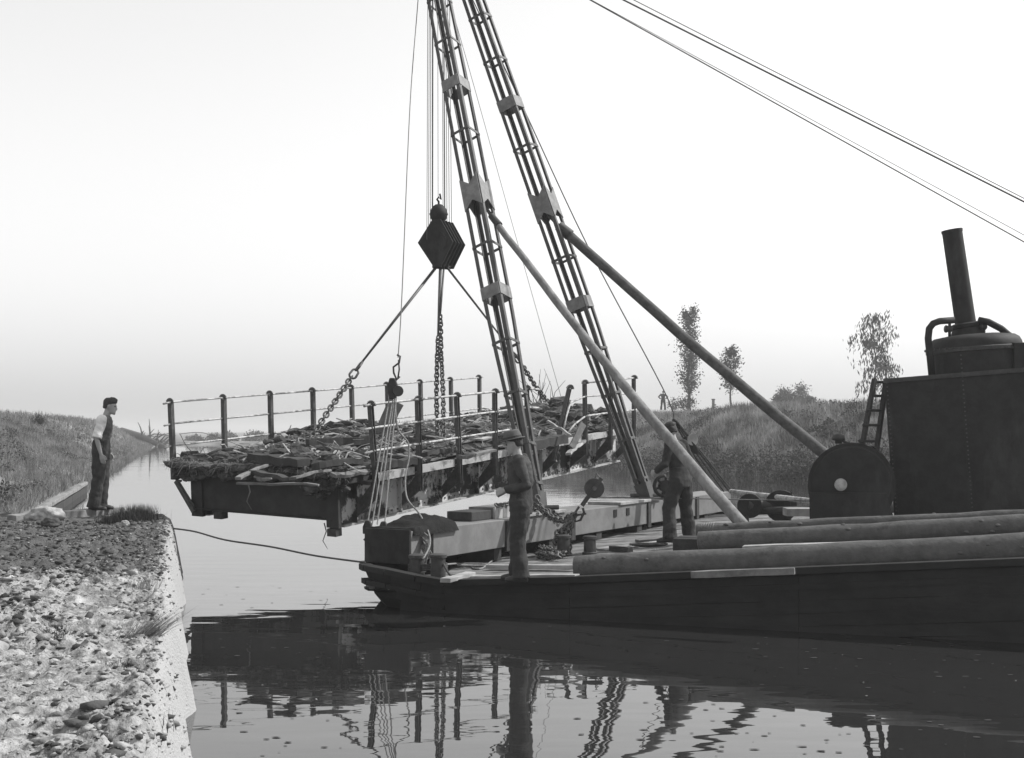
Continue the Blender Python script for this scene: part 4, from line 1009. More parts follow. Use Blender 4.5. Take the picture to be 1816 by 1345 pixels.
wire('mooring_rope', 'dark mooring rope from the soil bank to barge bow', [Wz(286, 934, .80), W(303, 937, 17.6), W(345, 943, 17.2), W(400, 958, 16.7), W(480, 970, 16.1), W(560, 986, 15.5), W(648, 998, 14.7)], .012, M['ropedark'], 'rope')

# ------------------------------------------------------------------ gear on barge and beam
# tarpaulin heap and ropes on the beam end
gx = np.linspace(-1, 1, 36); gy = np.linspace(-1, 1, 20); GX, GY = np.meshgrid(gx, gy)
hz = .15*np.clip(1-np.abs(GX-.25)**1.3, 0, 1)*(1-np.abs(GY)**4)+fbm(GX*2.5, GY*2.5, 3, 3)*.05
ed = (np.abs(GX) > .97) | (np.abs(GY) > .97); hz = np.where(ed, -.16, hz)
c = Nb(-2.83, -.33); tp = np.stack([c.x+U.x*GX*.50+n2d.x*GY*.38, c.y+U.y*GX*.50+n2d.y*GY*.38, BZ1+.015+np.where(ed, -.07, np.maximum(hz, .01))], -1).reshape(-1, 3)
idx = np.arange(36*20).reshape(20, 36); F = np.stack([idx[:-1, :-1], idx[:-1, 1:], idx[1:, 1:], idx[1:, :-1]], -1).reshape(-1, 4)
o = np_obj('tarpaulin', tp-np.array([c.x, c.y, BZ1]), F, M['tarp'], True); o.location = (c.x, c.y, BZ1)
tag(o, 'black tarpaulin heap draped over left end of pale beam', 'tarpaulin')
mb = MB()
for i in range(9):
    p = W(random.uniform(715, 735), random.uniform(938, 950), 15.5); q = W(random.uniform(752, 766), random.uniform(950, 985), 15.2); mb.tube([p, p.lerp(q, .5)+V((0, 0, .06)), q, q-V((.02, 0, .12))], .011, 5)
tag(mb.build('rope_bundle', M['rope']), 'bundle of rope ends hanging over the tarpaulin heap', 'rope')
# crate and block on beam
cr = thing('slatted_crate', 'pale slatted crate with a chain over it on the beam', 'crate', Nb(-.75, -.4)+V((0, 0, BZ1)))
for i in range(6):
    mb = MB(); bedbox(mb, -1.05+i*.115, -.945+i*.115, -.2, -.17, BZ1+.003, BZ1+.17); mb.build('slat', M['woodpale'] if i not in (2, 4) else M['woodmid'], cr)
mb = MB(); bedbox(mb, -1.05, -.36, -.6, -.203, BZ1+.003, BZ1+.16); mb.build('crate_body', M['woodmid'], cr)
mb = MB(); bedbox(mb, -1.62, -1.1, -.6, -.2, BZ1+.003, BZ1+.13); tag(mb.build('timber_block', M['wooddark'], bevel=.008), 'black timber block beside the slatted crate on the beam', 'timber')
dc = thing('draped_chain', 'chain draped over the slatted crate and beam edge', 'chain', Nb(-.2, -.3)+V((0, 0, BZ1)))
chain(dc, [Nb(-1.0, -.18)+V((0, 0, BZ1+.19)), Nb(-.4, -.18)+V((0, 0, BZ1+.2)), Nb(-.1, -.1)+V((0, 0, BZ1+.08)), Nb(.3, .03)+V((0, 0, BZ1+.03)), Nb(.6, .03)+V((0, 0, BZ1-.1))], .09, .065, .013)
# snatch block with chain
sb = thing('snatch_block', 'round dark snatch block held slanting by a deck chain', 'pulley block', W(1002, 985, 17.0))
SY = 17.2; c = W(1054, 866, SY)
for s in (-1, 1):
    mb = MB(); mb.lathe(c+V((0, s*.05, 0)), (.15, 1, .0), [(.135, -.008), (.14, 0), (.135, .008)], 24); mb.build('cheek', M['iron'], sb, smooth=True, auto=True)
    mb = MB(); dv = (W(1030, 900, SY)-c).normalized(); mb.beam(c-dv*.17+V((0, s*.065, 0)), c+dv*.30+V((0, s*.065, 0)), .05, .014, (0, 1, 0)); mb.build('strap', M['iron'], sb)
mb = MB(); mb.lathe(c-V((0, .04, 0)), (0, 1, 0), [(.125, 0), (.125, .01), (.1, .04), (.125, .07), (.125, .08)], 20); mb.build('sheave', M['iron'], sb, smooth=True, auto=True)
mb = MB(); mb.lathe(c-V((0, .09, 0)), (0, 1, 0), [(.03, 0), (.03, .18)], 10); mb.build('pin', M['chain'], sb)
mb = MB(); a = W(1058, 846, SY); mb.tube([a+V((-.02, 0, -.02)), a+V((0, 0, .05)), a+V((.03, 0, .0))], .014, 6); mb.build('becket', M['chain'], sb)
e = W(1027, 905, SY)
mb = MB(); mb.tube([e+V((.05, 0, .03)), e+V((.07, .0, -.03)), e+V((.02, 0, -.14)), e+V((-.05, 0, -.16)), e+V((-.07, 0, -.06)), e+V((0, 0, .05))], .018, 6); mb.tube([e+V((-.09, 0, -.08)), e+V((.1, 0, -.05))], .015, 6); mb.build('shackle', M['iron'], sb, smooth=True)
chain(sb, [W(1020, 912, SY), W(1000, 940, SY), W(998, 960, 17.0)], .12, .085, .018, .01)
chain(sb, [W(1016, 918, SY), W(1008, 950, SY), W(1010, 990, 17.0)], .10, .075, .015, .01)
chain(sb, [W(1012, 925, SY), W(990, 945, SY), W(985, 965, 17.1)], .10, .075, .015, .015)
chain(sb, [W(970, 905, 17.9), W(975, 918, 17.8), W(988, 922, 17.6), W(1002, 924, 17.4), W(1012, 916, SY)], .10, .075, .015, .01)
wire('winch_rope', 'thin level rope from the snatch block to winch drum', [W(1062, 882, SY), W(1250, 885, 17.5), W(1442, 889, 17.9)], .008, M['cable'], 'rope')
fc = thing('foot_chain', 'chain wrapped round the foot of left crane leg', 'chain', W(960, 905, 17.9))
chain(fc, [W(952, 880, 17.95), W(958, 896, 17.9), W(968, 908, 17.85), W(972, 914, 17.8)], .09, .065, .013, .02)
chain(fc, [W(947, 893, 17.95), W(960, 905, 17.85), W(978, 918, 17.8)], .09, .065, .013, .02)
pc = thing('chain_pile', 'heap of rusty chain on deck below the snatch block', 'chain', Wd(975, 985, 0))
pl_ = []
for i in range(16): pl_.append(Wd(968+random.uniform(-28, 34), 982+random.uniform(-8, 12), 0+.04)+V((0, 0, random.uniform(0, .05))))
chain(pc, pl_[:12], .11, .08, .016, .02)
# loose boards on the fore deck
def deckb(label, a, b, z, wd, th, mt, grp='loose boards on the barge deck'):
    mb = MB(); mb.beam(Wd(a[0], a[1], z-DZ), Wd(b[0], b[1], z-DZ), wd, th, segs=5, warp=.004); return tag(mb.build('loose_board', mt, bevel=.004), label, 'board', grp)
deckb('long pale board on deck nearest the barge edge', (800, 1026), (1024, 1022), DZ+.03, .12, .05, M['woodpale'])
deckb('long pale board behind the standing hat man', (866, 1005), (1022, 1006), DZ+.05, .1, .05, M['woodpale'])
deckb('short pale board next to right bow bollard', (790, 1030), (835, 1018), DZ+.07, .13, .05, M['woodpale'])
deckb('grey board lying under the pale beam', (800, 990), (890, 983), DZ+.03, .14, .04, M['woodmid'])
deckb('small pale board between the bow bollards', (758, 1012), (768, 1006), DZ+.03, .22, .03, M['woodpale'])
deckb('flat dark plank beneath the feet of the working man', (1130, 960), (1210, 953), DZ+.03, .25, .05, M['woodmid'])
deckb('pale deck plank left of the working man', (1065, 975), (1180, 962), DZ+.025, .3, .03, M['woodpale'])
deckb('short dark iron bar lying on deck left of logs', (1085, 973), (1118, 975), DZ+.05, .09, .07, M['wooddark'])
mb = MB(); p = Wd(1218, 980, 0); mb.box(p+V((.1, .1, .09)), (.45, .5, .2), Matrix.Rotation(-.33, 3, 'Z')); tag(mb.build('dunnage_block', M['wooddark'], bevel=.01), 'black timber block under the left ends of stacked logs', 'timber')
# coiled ropes on deck
def coil(label, px, py, r, turns, mt, rr=.012):
    c = Wd(px, py, 0+.02); pts = []
    for i in range(turns*14): a = i/14*6.283; q = r*(.6+.4*i/(turns*14))*(1+.12*math.sin(a*1.7)); pts.append(c+V((math.cos(a)*q*1.4, math.sin(a)*q*.9, .012*(i % 9)/9+.006*(i//14))))
    mb = MB(); mb.tube(pts, rr, 5); tag(mb.build('rope_coil', mt, smooth=True), label, 'rope', 'ropes lying on the barge deck')
coil('pale rope coil on deck left of hat man', 842, 1004, .17, 3, M['rope']); coil('dark rope coil on deck between snatch block and logs', 1150, 968, .2, 4, M['ropedark'])
coil('dark tangled rope on deck left of the chain pile', 880, 985, .2, 4, M['ropedark'])
wire('deck_rope', 'pale rope lying along deck from bollard to chain pile', [W(786, 1002, 14.5), Wd(820, 1000, 0+.02), Wd(850, 1010, 0+.02), Wd(880, 992, 0+.02), Wd(930, 988, 0+.02), Wd(975, 984, 0+.03)], .012, M['rope'], 'rope')
br_ = thing('bollard_lashing', 'dark rope lashed in turns around the two bow bollards', 'rope', W(758, 1000, 14.7))
mb = MB()
for i in range(4):
    for (px, Y) in ((740, 14.75), (777, 14.6)):
        c = W(px, 1000, Y); c.z = zdeck(c.x, c.y)+.14+i*.022; mb.tube([c+V((math.cos(a)*.105, math.sin(a)*.105, .01*math.sin(a*2))) for a in np.linspace(0, 6.283, 15)], .012, 5, False)
    a_ = W(742, 1000, 14.65); b_ = W(776, 1000, 14.5); a_.z = zdeck(*a_.xy)+.15+i*.02; b_.z = zdeck(*b_.xy)+.15+i*.02; mb.tube([a_, b_], .012, 5)
mb.build('rope_turn', M['ropedark'], br_, smooth=True)
wire('deck_rope', 'rope running from right bow bollard down to deck edge', [W(785, 997, 14.5), Wd(798, 1020, 0+.1), Wd(812, 1022, 0+.03)], .013, M['ropedark'], 'rope')

# logs
def log(label, p0, p1, r0, r1, mt=None):
    t = thing('log', label, 'log', p0, 'logs stacked along the barge side'); m = 22; pts = []; rs2 = []
    for i in range(m+1):
        k = i/m; pts.append(p0.lerp(p1, k)+V((0, random.uniform(-.008, .008), random.uniform(-.010, .010)))); rs2.append((r0+(r1-r0)*k)*random.uniform(.96, 1.04))
    mb = MB(); mb.tube(pts, rs2, 14); mb.build('bark', mt or M['log'], t, smooth=True, auto=True)
    d = (p0-p1).normalized(); mb = MB(); mb.lathe(p0+d*.002, d, [(r0*.93, 0), (r0*.9, .004)], 14); mb.build('cut_end', M['woodmid'], t)
    for i in range(7):
        k = .02+.6*random.random(); c = p0.lerp(p1, k); a = random.uniform(-.3, 1.9); c = c+V((-BY.x*math.cos(a)*r0, -BY.y*math.cos(a)*r0, math.sin(a)*r0)); rk = random.uniform(.014, .026)
        mb = MB(); mb.ball(c, rk, 9, 6, (1.5, 1, .8)); mb.build('knot', mt or M['log'], t, smooth=True)
LD = V((BX.x, BX.y, .078))
def lg(px, py, Y, L, tilt=.078): p = W(px, py, Y); return p, p+V((BX.x, BX.y, tilt))*L
log('thick front log at the near edge, longest and lowest', *lg(1022, 1007, 14.1, 10.5), .145, .16)
log('middle log of the stack with squared left end', *lg(1240, 961, 15.2, 9.0), .125, .14)
log('top rear log of stack with rope wrapped end', *lg(1236, 941, 15.6, 8.6, .07), .075, .09)
p_ = W(1420, 985, 14.5); log('dark log hidden behind front log near the picture edge', p_, p_+LD*8, .13, .15)
pa_ = W(1318, 972, 14.35); mb = MB(); mb.beam(pa_, pa_+V((BX.x, BX.y, .068))*3.0, .17, .05, segs=8, warp=.004); tag(mb.build('loose_board', M['woodpale'], bevel=.004), 'long pale plank lying along the top of front log', 'board', 'boards along the logs')
pa_ = Wd(1226, 1020, .05); mb = MB(); mb.beam(pa_, pa_+LD*1.05, .07, .07, segs=5, warp=.003); tag(mb.build('loose_board', M['woodmid'], bevel=.004), 'short grey batten below the front log on barge edge', 'board', 'boards along the logs')
mb = MB(); c0 = W(1245, 941, 15.6)
for i in range(6): mb.tube([c0+LD*(.03*i)+BY*math.cos(a)*.088+V((0, 0, math.sin(a)*.088)) for a in np.linspace(0, 6.283, 15)], .011, 5, False)
tag(mb.build('rope_lashing', M['rope'], smooth=True), 'rope wound round the left end of top log', 'rope')

# deck winch behind the logs
dw = thing('deck_winch', 'small dark geared hand winch between prop pole and drum', 'winch', W(1350, 922, 20.5))
for dx, r in ((-.22, .2), (.30, .26)):
    c = W(1352, 897, 20.5)+V((dx, -.05, 0)); mb = MB(); mb.lathe(c, (.25, 1, 0), [(r*.3, -.03), (r, -.028), (r*1.04, 0), (r, .028), (r*.3, .03)], 22); mb.build('gear_wheel', M['black'], dw, smooth=True, auto=True)
mb = MB(); mb.tube([W(1325, 896, 20.5), W(1390, 900, 20.6)], .11, 14); mb.build('drum', M['iron'], dw, smooth=True, auto=True)
for x in (1322, 1396):
    mb = MB(); c = W(x, 905, 20.6); mb.prism([on_deck(V((c.x, c.y-.25, 0))), on_deck(V((c.x, c.y+.25, 0))), V((c.x, c.y+.06, c.z+.18)), V((c.x, c.y-.06, c.z+.18))], (.04, 0, 0)); mb.build('side_frame', M['black'], dw)
mb = MB(); mb.tube([W(1392, 898, 20.5), W(1402, 898, 20.4), W(1404, 872, 20.4)], .02, 6); mb.build('crank', M['iron'], dw)
def bar(name, label, a, b, r, mt, cat):
    mb = MB(); mb.tube([a, a.lerp(b, .5), b], r, 8); return tag(mb.build(name, mt, smooth=True), label, cat)
bar('iron_pipe', 'long grey pipe sloping from guy tackle to winch drum', W(1296, 872, 22.5), W(1446, 890, 19), .045, M['rail'], 'pipe')
bar('timber_pole', 'dark spar lying low behind the deck winch', W(1310, 908, 20.9), W(1480, 902, 19.4), .06, M['wooddark'], 'pole')
mb = MB(); mb.box(W(1416, 908, 18.8), (.42, .3, .12)); tag(mb.build('pale_box', M['woodpale'], bevel=.01), 'pale low box lying in front of the winch drum', 'box')
# wheel at right leg foot
wl = thing('winding_wheel', 'dark wheel at foot of right crane leg held by worker', 'wheel', W(1178, 893, 20.6))
c = W(1178, 862, 20.4); mb = MB(); mb.tube([c+V((math.cos(a)*.17, .06*math.cos(a), math.sin(a)*.17)) for a in np.linspace(0, 6.283, 25)], .03, 8, False); mb.build('rim', M['black'], wl, smooth=True)
mb = MB()
for k in range(3): a = k*math.pi/3+.3; dv = V((math.cos(a)*.17, .06*math.cos(a), math.sin(a)*.17)); mb.tube([c-dv, c+dv], .022, 6)
mb.build('spokes', M['black'], wl); mb = MB(); mb.lathe(c-V((-.02, .05, 0)), (-.3, 1, 0), [(.1, 0), (.1, .1)], 14); mb.build('hub', M['black'], wl)
mb = MB(); mb.beam(c, V((c.x+.05, c.y+.2, BZ1+.05)), .07, .05); mb.build('stand', M['black'], wl)
mb = MB(); mb.beam(W(1160, 885, 20.8), W(1208, 884, 20.3), .14, .05); tag(mb.build('tool_board', M['woodpale'], bevel=.004), 'short pale board at the foot of right crane leg', 'board')

# winch drum with guard
wd_ = thing('winch_drum', 'large black steam winch drum with pale round hub', 'winch', on_deck(W(1510, 918, 17.0)))
DC = W(1510, 860, 17.0); RD = .585
mb = MB(); DAX = V((DC.x, DC.y, 0)).normalized(); mb.lathe(DC-DAX*.12, DAX, [(RD-.04, 0), (RD, .0), (RD, .07), (RD-.12, .075), (RD-.12, .62), (RD-.02, .625), (RD-.02, .68), (RD-.05, .68)], 44); mb.build('drum', M['black'], wd_, smooth=True, auto=True)
mb = MB(); mb.lathe(DC-DAX*.15, DAX, [(RD-.07, 0), (RD-.05, .02), (RD-.05, .04)], 40); mb.build('face_plate', M['black'], wd_, smooth=True, auto=True)
mb = MB(); mb.lathe(W(1491, 860, 16.82), -DAX, [(.085, -.06), (.085, .03), (.07, .045), (.03, .05)], 18); mb.build('hub', M['stone'], wd_, smooth=True, auto=True)
for dy in (-.22, .72):
    f0 = DC+DAX*dy; sx_ = V((DAX.y, -DAX.x, 0)); mb = MB()
    mb.prism([on_deck(f0-sx_*.55), on_deck(f0+sx_*.62), f0+sx_*.45-V((0, 0, .1)), f0-sx_*.56-V((0, 0, .1))], DAX*.06); mb.build('side_frame', M['black'], wd_)
mb = MB()
for a0 in range(10):
    a = R(-38+a0*9.5); b = R(-38+(a0+1)*9.5)
    mb.beam(DC+V((math.cos(a)*(RD+.05), .40+0*b, math.sin(a)*(RD+.05))), DC+V((math.cos(b)*(RD+.05), .40, math.sin(b)*(RD+.05))), .5, .015, V((math.cos(a), 0, math.sin(a))))
mb.build('guard', M['iron'], wd_)
mb = MB(); c = DC+V((-.1, .3, RD-.02)); mb.lathe(c, (0, 0, 1), [(.05, 0), (.05, .04), (.09, .05), (.085, .11), (.05, .14), (.02, .15)], 12); mb.tube([c+V((.04, 0, .05)), c+V((.14, 0, .0))], .02, 6); mb.build('oil_cup', M['iron'], wd_, smooth=True)
# engine casing
ec = thing('engine_casing', 'tall black engine casing in front of the boiler', 'casing', (6.5, 17.2, .8))
CL = W(1568, 672, 17.3); ZT = CL.z-zdeck(CL.x, CL.y)
EM = Matrix.Translation((CL.x+.14, CL.y-.05, CL.z-ZT)) @ Matrix.Rotation(math.atan2(BX.y, BX.x), 4, 'Z') @ Matrix.Rotation(-math.atan(BT)*.9, 4, 'Y')     # the barge lists a little
def ebox(mb, x0, x1, y0, y1, z0, z1):
    k = len(mb.v); mb.box(((x0+x1)/2, (y0+y1)/2, (z0+z1)/2), (x1-x0, y1-y0, z1-z0)); mb.v[k:] = [tuple(EM @ V(p)) for p in mb.v[k:]]; return mb
ebox(MB(), 0, 3.1, 0, .5, -.15, ZT).build('body', M['black'], ec, bevel=.02)
for x in (.0, 1.0, 2.0): ebox(MB(), x+.01, x+.06, -.014, -.001, -.1, ZT-.06).build('seam_strip', M['black'], ec)
ebox(MB(), -.012, 3.12, -.026, -.0012, ZT-.055, ZT+.004).build('top_angle', M['iron'], ec)
mb = MB()
for i in range(40):
    for x in (.025, 1.025): ebox(mb, x, x+.02, -.022, -.010, .1+i*.06, .12+i*.06)
for i in range(40): ebox(mb, .05+i*.07, .07+i*.07, -.036, -.024, ZT-.04, ZT-.02)
mb.build('rivet', M['iron'], ec)['kind'] = 'stuff'
# ladder
ld = thing('ladder', 'short dark ladder leaning against the engine casing', 'ladder', W(1528, 785, 17.3))
la, lb2 = W(1521, 790, 17.3), W(1551, 672, 17.5)
sx = V((.02, .17, 0)); s2 = V((.24, .05, .0))
for s in (0, 1):
    mb = MB(); mb.beam(la+s2*s-V((0, 0, .35)), lb2+s2*s*.75, .06, .05); mb.build('stile', M['wooddark'], ld)
for k in (.06, .3, .52, .74, .95):
    p = la.lerp(lb2, k); mb = MB(); mb.tube([p, p+s2], .02, 6); mb.build('rung', M['wooddark'], ld)
# boiler
bo = thing('steam_boiler', 'black upright steam boiler with tall leaning chimney', 'boiler', (6.8, 18.0, .8))
BYY = 18.0; bx = (1732-CX)/FPX*BYY; bt = W(1732, 596, BYY).z; tl = V((-.06, .0, 1)).normalized()
bb = on_deck(V((bx+.12, BYY, 0)))
BH = (bt-bb.z); RB = .66
mb = MB(); mb.lathe(bb, tl, [(RB, 0), (RB, BH-.72), (RB+.03, BH-.70), (RB+.03, BH-.64), (RB, BH-.62), (RB, BH-.16), (RB-.01, BH-.11), (RB-.04, BH-.05), (RB-.10, BH-.01), (RB-.3, BH+.02), (.1, BH+.03)], 40); mb.build('shell', M['black'], bo, smooth=True, auto=True)
mb = MB(); mb.lathe(bb+tl*(BH-.24), tl, [(RB+.005, 0), (RB+.022, .01), (RB+.022, .06), (RB+.005, .07)], 40); mb.build('top_band', M['iron'], bo)
mb = MB()
for k in range(40): a = k/40*6.283; p = bb+tl*(BH-.205)+V((math.cos(a)*(RB+.025), math.sin(a)*(RB+.025), 0)); mb.box(p, (.025, .025, .025))
mb.build('rivet', M['iron'], bo)['kind'] = 'stuff'
c0, c1 = W(1715, 592, BYY), W(1688, 408, BYY); cdir = (c1-c0)
mb = MB(); mb.lathe(c0, cdir, [(.150, 0), (.146, .3), (.142, cdir.length-.04), (.150, cdir.length-.04), (.150, cdir.length), (.13, cdir.length), (.13, cdir.length-.3)], 26); chm = mb.build('chimney', M['black'], bo, smooth=True, auto=True)
mb = MB(); mb.lathe(c0-cdir.normalized()*.1, cdir, [(.24, 0), (.22, .12), (.2, .18), (.22, .2), (.22, .24), (.17, .26)], 26); mb.build('chimney_collar', M['black'], chm, smooth=True, auto=True)
def ppts(l, Y): return [W(x, y, Y) for x, y in l]
mb = MB(); mb.tube(ppts([(1653, 670), (1649, 630), (1646, 600), (1648, 583), (1655, 574), (1666, 570), (1692, 568)], 17.75), .05, 10); mb.build('steam_pipe', M['black'], bo, smooth=True)
mb = MB(); mb.tube(ppts([(1736, 568), (1752, 571), (1775, 583), (1800, 604), (1825, 628)], 17.8), .05, 10); mb.build('steam_pipe', M['black'], bo, smooth=True)
for x, y in ((1684, 584), (1745, 580)):
    c = W(x, y, 17.85); mb = MB(); mb.tube([c-V((0, 0, .12)), c+V((0, 0, .10))], .022, 8); mb.ball(c, .05, 10, 6); mb.lathe(c+V((-.05, -.02, 0)), (-1, -.2, 0), [(.02, -.02), (.055, .0), (.055, .015)], 12); mb.build('valve', M['iron'], bo, smooth=True)
mb = MB(); mb.box(W(1802, 640, 17.5), (.18, .3, .5)); mb.tube(ppts([(1806, 665), (1800, 700), (1806, 740)], 17.4), .03, 8); mb.build('water_gauge', M['black'], bo, bevel=.02)

# ------------------------------------------------------------------ people
TMPS = None
def remesh(mb, voxel, smooth=3):
    me = bpy.data.meshes.new('tmp'); me.from_pydata([tuple(p) for p in mb.v], [], mb.f); me.update()
    bm = bmesh.new(); bm.from_mesh(me); bmesh.ops.recalc_face_normals(bm, faces=bm.faces); bm.to_mesh(me); bm.free()
    global TMPS
    if TMPS is None: TMPS = bpy.data.scenes.new('scratch')
    o = bpy.data.objects.new('tmp', me); TMPS.collection.objects.link(o)
    r = o.modifiers.new('r', 'REMESH'); r.mode = 'VOXEL'; r.voxel_size = voxel
    s = o.modifiers.new('s', 'SMOOTH'); s.factor = .5; s.iterations = smooth
    TMPS.view_layers[0].update(); dg = TMPS.view_layers[0].depsgraph; out = bpy.data.meshes.new_from_object(o.evaluated_get(dg))
    bpy.data.objects.remove(o); bpy.data.meshes.remove(me)
    out.materials.clear()
    out.polygons.foreach_set('use_smooth', [True]*len(out.polygons)); return out
def norms(me): return [v.normal.copy() for v in me.vertices]
def limb(mb, pts, rs, n=12):
    P = [V(p) for p in pts]; mb.tube(P, rs, n)
    mb.ball(P[0], rs[0]*.99, 10, 6); mb.ball(P[-1], rs[-1]*.99, 10, 6)
    for p, r in list(zip(P, rs))[1:-1]: mb.ball(p, r*.98, 10, 6)
def hand(mb, wr, fdir, palm_n, side, curl=.5):
    # fdir: along the hand, palm_n: out of the palm, side: towards the thumb
    f, pn, sd = V(fdir).normalized(), V(palm_n).normalized(), V(side).normalized()
    wr = V(wr); mb.loft([(wr, sd*.026, pn*.019), (wr+f*.04, sd*.036, pn*.016), (wr+f*.085, sd*.041, pn*.014), (wr+f*.095, sd*.036, pn*.011)], 12)
    for i, (o, L) in enumerate(((.03, .072), (.010, .080), (-.011, .075), (-.030, .058))):
        p = wr+f*.085+sd*o; pts = [p-f*.02]; dcur = f
        for k in range(3):
            ang = curl*(.5+.45*k); dcur = (f*math.cos(ang)+pn*math.sin(ang)).normalized(); pts.append(pts[-1]+dcur*L*(.48, .32, .24)[k]+(f*.02 if k == 0 else V((0, 0, 0))))
        limb(mb, pts, [.0098, .0095, .0088, .0075], 8)
    p = wr+f*.025+sd*.024; limb(mb, [p, p+f*.03+sd*.026+pn*.010, p+f*.062+sd*.030+pn*.022, p+f*.084+sd*.026+pn*.03], [.013, .0115, .0105, .0085], 8)
def head(mb, c, fwd, up, hat=False):
    # c: centre of the head at eye height; fwd, up unit vectors
    f = V(fwd).normalized(); u = V(up).normalized(); s = u.cross(f).normalized()
    def sec(z, x, rx, ry): return (V(c)+u*z+f*x, f*rx, s*ry)
    mb.loft([sec(-.125, .055, .018, .018), sec(-.118, .05, .034, .032), sec(-.095, .034, .058, .050), sec(-.06, .014, .081, .063), sec(-.02, .001, .094, .071), sec(.02, -.006, .099, .075), sec(.06, -.010, .096, .074), sec(.09, -.012, .080, .062), (V(c)+u*.112-f*.012, f*.05, s*.04), (V(c)+u*.12-f*.012, f*.01, s*.01)], 18)
    mb.loft([(V(c)+u*.018+f*.088, s*.008, u*.004), (V(c)-u*.02+f*.108, s*.012, u*.009), (V(c)-u*.040+f*.116, s*.016, u*.011), (V(c)-u*.052+f*.095, s*.015, u*.005)], 8)   # nose
    mb.ball(V(c)+u*.026+f*.083, .02, 8, 6, (.9, 2.0, .5) if abs(f.x) > .7 else (2.0, .9, .5))     # brow
    mb.ball(V(c)-u*.079+f*.081, .017, 8, 6, (.8, 1.4, .6) if abs(f.x) > .7 else (1.4, .8, .6))     # lips
    mb.ball(V(c)-u*.110+f*.072, .022, 8, 6)                                                          # chin
    for k in (-1, 1):
        e = V(c)+s*k*.074-f*.006-u*.012; mb.loft([(e-u*.03, f*.008, s*.006), (e-u*.01, f*.014, s*.012), (e+u*.015, f*.018, s*.014), (e+u*.03, f*.010, s*.008)], 10)
def person(label, loc, heading, H, J, outfit, voxel=.0065):
    k = H/1.75; rot = Matrix.Rotation(heading, 4, 'Z'); mat_ = Matrix.Translation(loc) @ rot @ Matrix.Scale(k, 4)
    t = thing('person', label, 'person', None, mat=Matrix.Translation(loc) @ rot)
    t.scale = (k, k, k)
    def add(name, me, mt, bevel=0):
        me.name = name; me.materials.append(mt); o = bpy.data.objects.new(name, me); COL.objects.link(o); o.parent = t; return o
    j = {a: V(b) for a, b in J.items() if hasattr(b, '__len__')}
    pel, wai, che, nec, hd = j['pelvis'], j['waist'], j['chest'], j['neck'], j['head']
    fx = V(J.get('face', (1, 0, 0))).normalized(); up = V(J.get('up', (0, 0, 1))).normalized(); up = (up-fx*up.dot(fx)).normalized()
    sh = {s: j['sh'+s] for s in 'LR'}
    hipw = .095
    def torso(mb, g, zlow=None):
        lo = zlow if zlow is not None else pel-V((0, 0, .10))
        sd = (sh['L']-sh['R']).normalized(); fw = sd.cross(V((0, 0, 1))).normalized()*1
        mb.loft([(lo, fw*(.10+g), sd*(.16+g)), (pel, fw*(.108+g), sd*(.165+g)), (wai, fw*(.10+g), sd*(.145+g)), ((wai+che)/2, fw*(.115+g), sd*(.155+g)), (che, fw*(.122+g), sd*(.172+g)), (che.lerp(nec, .55), fw*(.105+g), sd*(.178+g)), (che.lerp(nec, .86), fw*(.075+g), sd*(.115+g)), (nec, fw*(.055+g*.4), sd*(.06+g*.4))], 20)
    # body
    b = MB(); torso(b, 0); limb(b, [nec-V((0, 0, .05)), nec.lerp(hd, .5)+V((0, 0, -.01)), hd+fx*-.02], [.06, .054, .05]); head(b, hd, fx, up)
    for s, sg in (('L', 1), ('R', -1)):
        limb(b, [sh[s], sh[s].lerp(j['el'+s], .5), j['el'+s], j['el'+s].lerp(j['wr'+s], .35), j['wr'+s]], [.055, .047, .038, .038, .026])
        fd = j.get('fd'+s, (j['wr'+s]-j['el'+s])); pn = j.get('pn'+s, V((0, -sg, 0))); sd = j.get('th'+s, V((1, 0, 0))); fd = fd.normalized(); pn = (pn-fd*pn.dot(fd)).normalized(); sd = (sd-fd*sd.dot(fd)-pn*sd.dot(pn)).normalized()
        hand(b, j['wr'+s], fd, pn, sd, J.get('curl', .45))
        hp = pel+V((0, 0, -.05))+(sh['L']-sh['R']).normalized()*sg*hipw
        limb(b, [hp, hp.lerp(j['kn'+s], .5), j['kn'+s], j['kn'+s].lerp(j['an'+s], .35), j['an'+s]], [.088, .075, .056, .054, .037])
        ff = V(J.get('ft'+s, (1, 0, 0))).normalized(); limb(b, [j['an'+s]-V((0, 0, .02))-ff*.03, j['an'+s]+ff*.10-V((0, 0, .035)), j['an'+s]+ff*.16-V((0, 0, .045))], [.036, .033, .024])
    add('body', remesh(b, voxel, 2), M['skin'])
    # shoes
    for s in 'LR':
        ff = V(J.get('ft'+s, (1, 0, 0))).normalized(); a = j['an'+s]; ss = V((0, 0, 1)).cross(ff); z0 = a.z-.08
        m = MB(); m.loft([(V((a.x, a.y, z0+.045))-ff*.075, ss*.03, V((0, 0, .04))), (V((a.x, a.y, z0+.055))-ff*.05, ss*.043, V((0, 0, .054))), (V((a.x, a.y, z0+.06)), ss*.046, V((0, 0, .06))), (V((a.x, a.y, z0+.043))+ff*.08, ss*.048, V((0, 0, .042))), (V((a.x, a.y, z0+.034))+ff*.15, ss*.046, V((0, 0, .033))), (V((a.x, a.y, z0+.026))+ff*.195, ss*.028, V((0, 0, .025)))], 14)
        m2 = bpy.data.meshes.new('shoe'); m2.from_pydata(m.v, [], m.f); m2.update(); m2.polygons.foreach_set('use_smooth', [True]*len(m2.polygons)); add('shoe', m2, M['shoe'])
    # trousers
    m = MB(); g = outfit.get('tg', .018); sdv = (sh['L']-sh['R']).normalized(); fw = sdv.cross(V((0, 0, 1))).normalized()
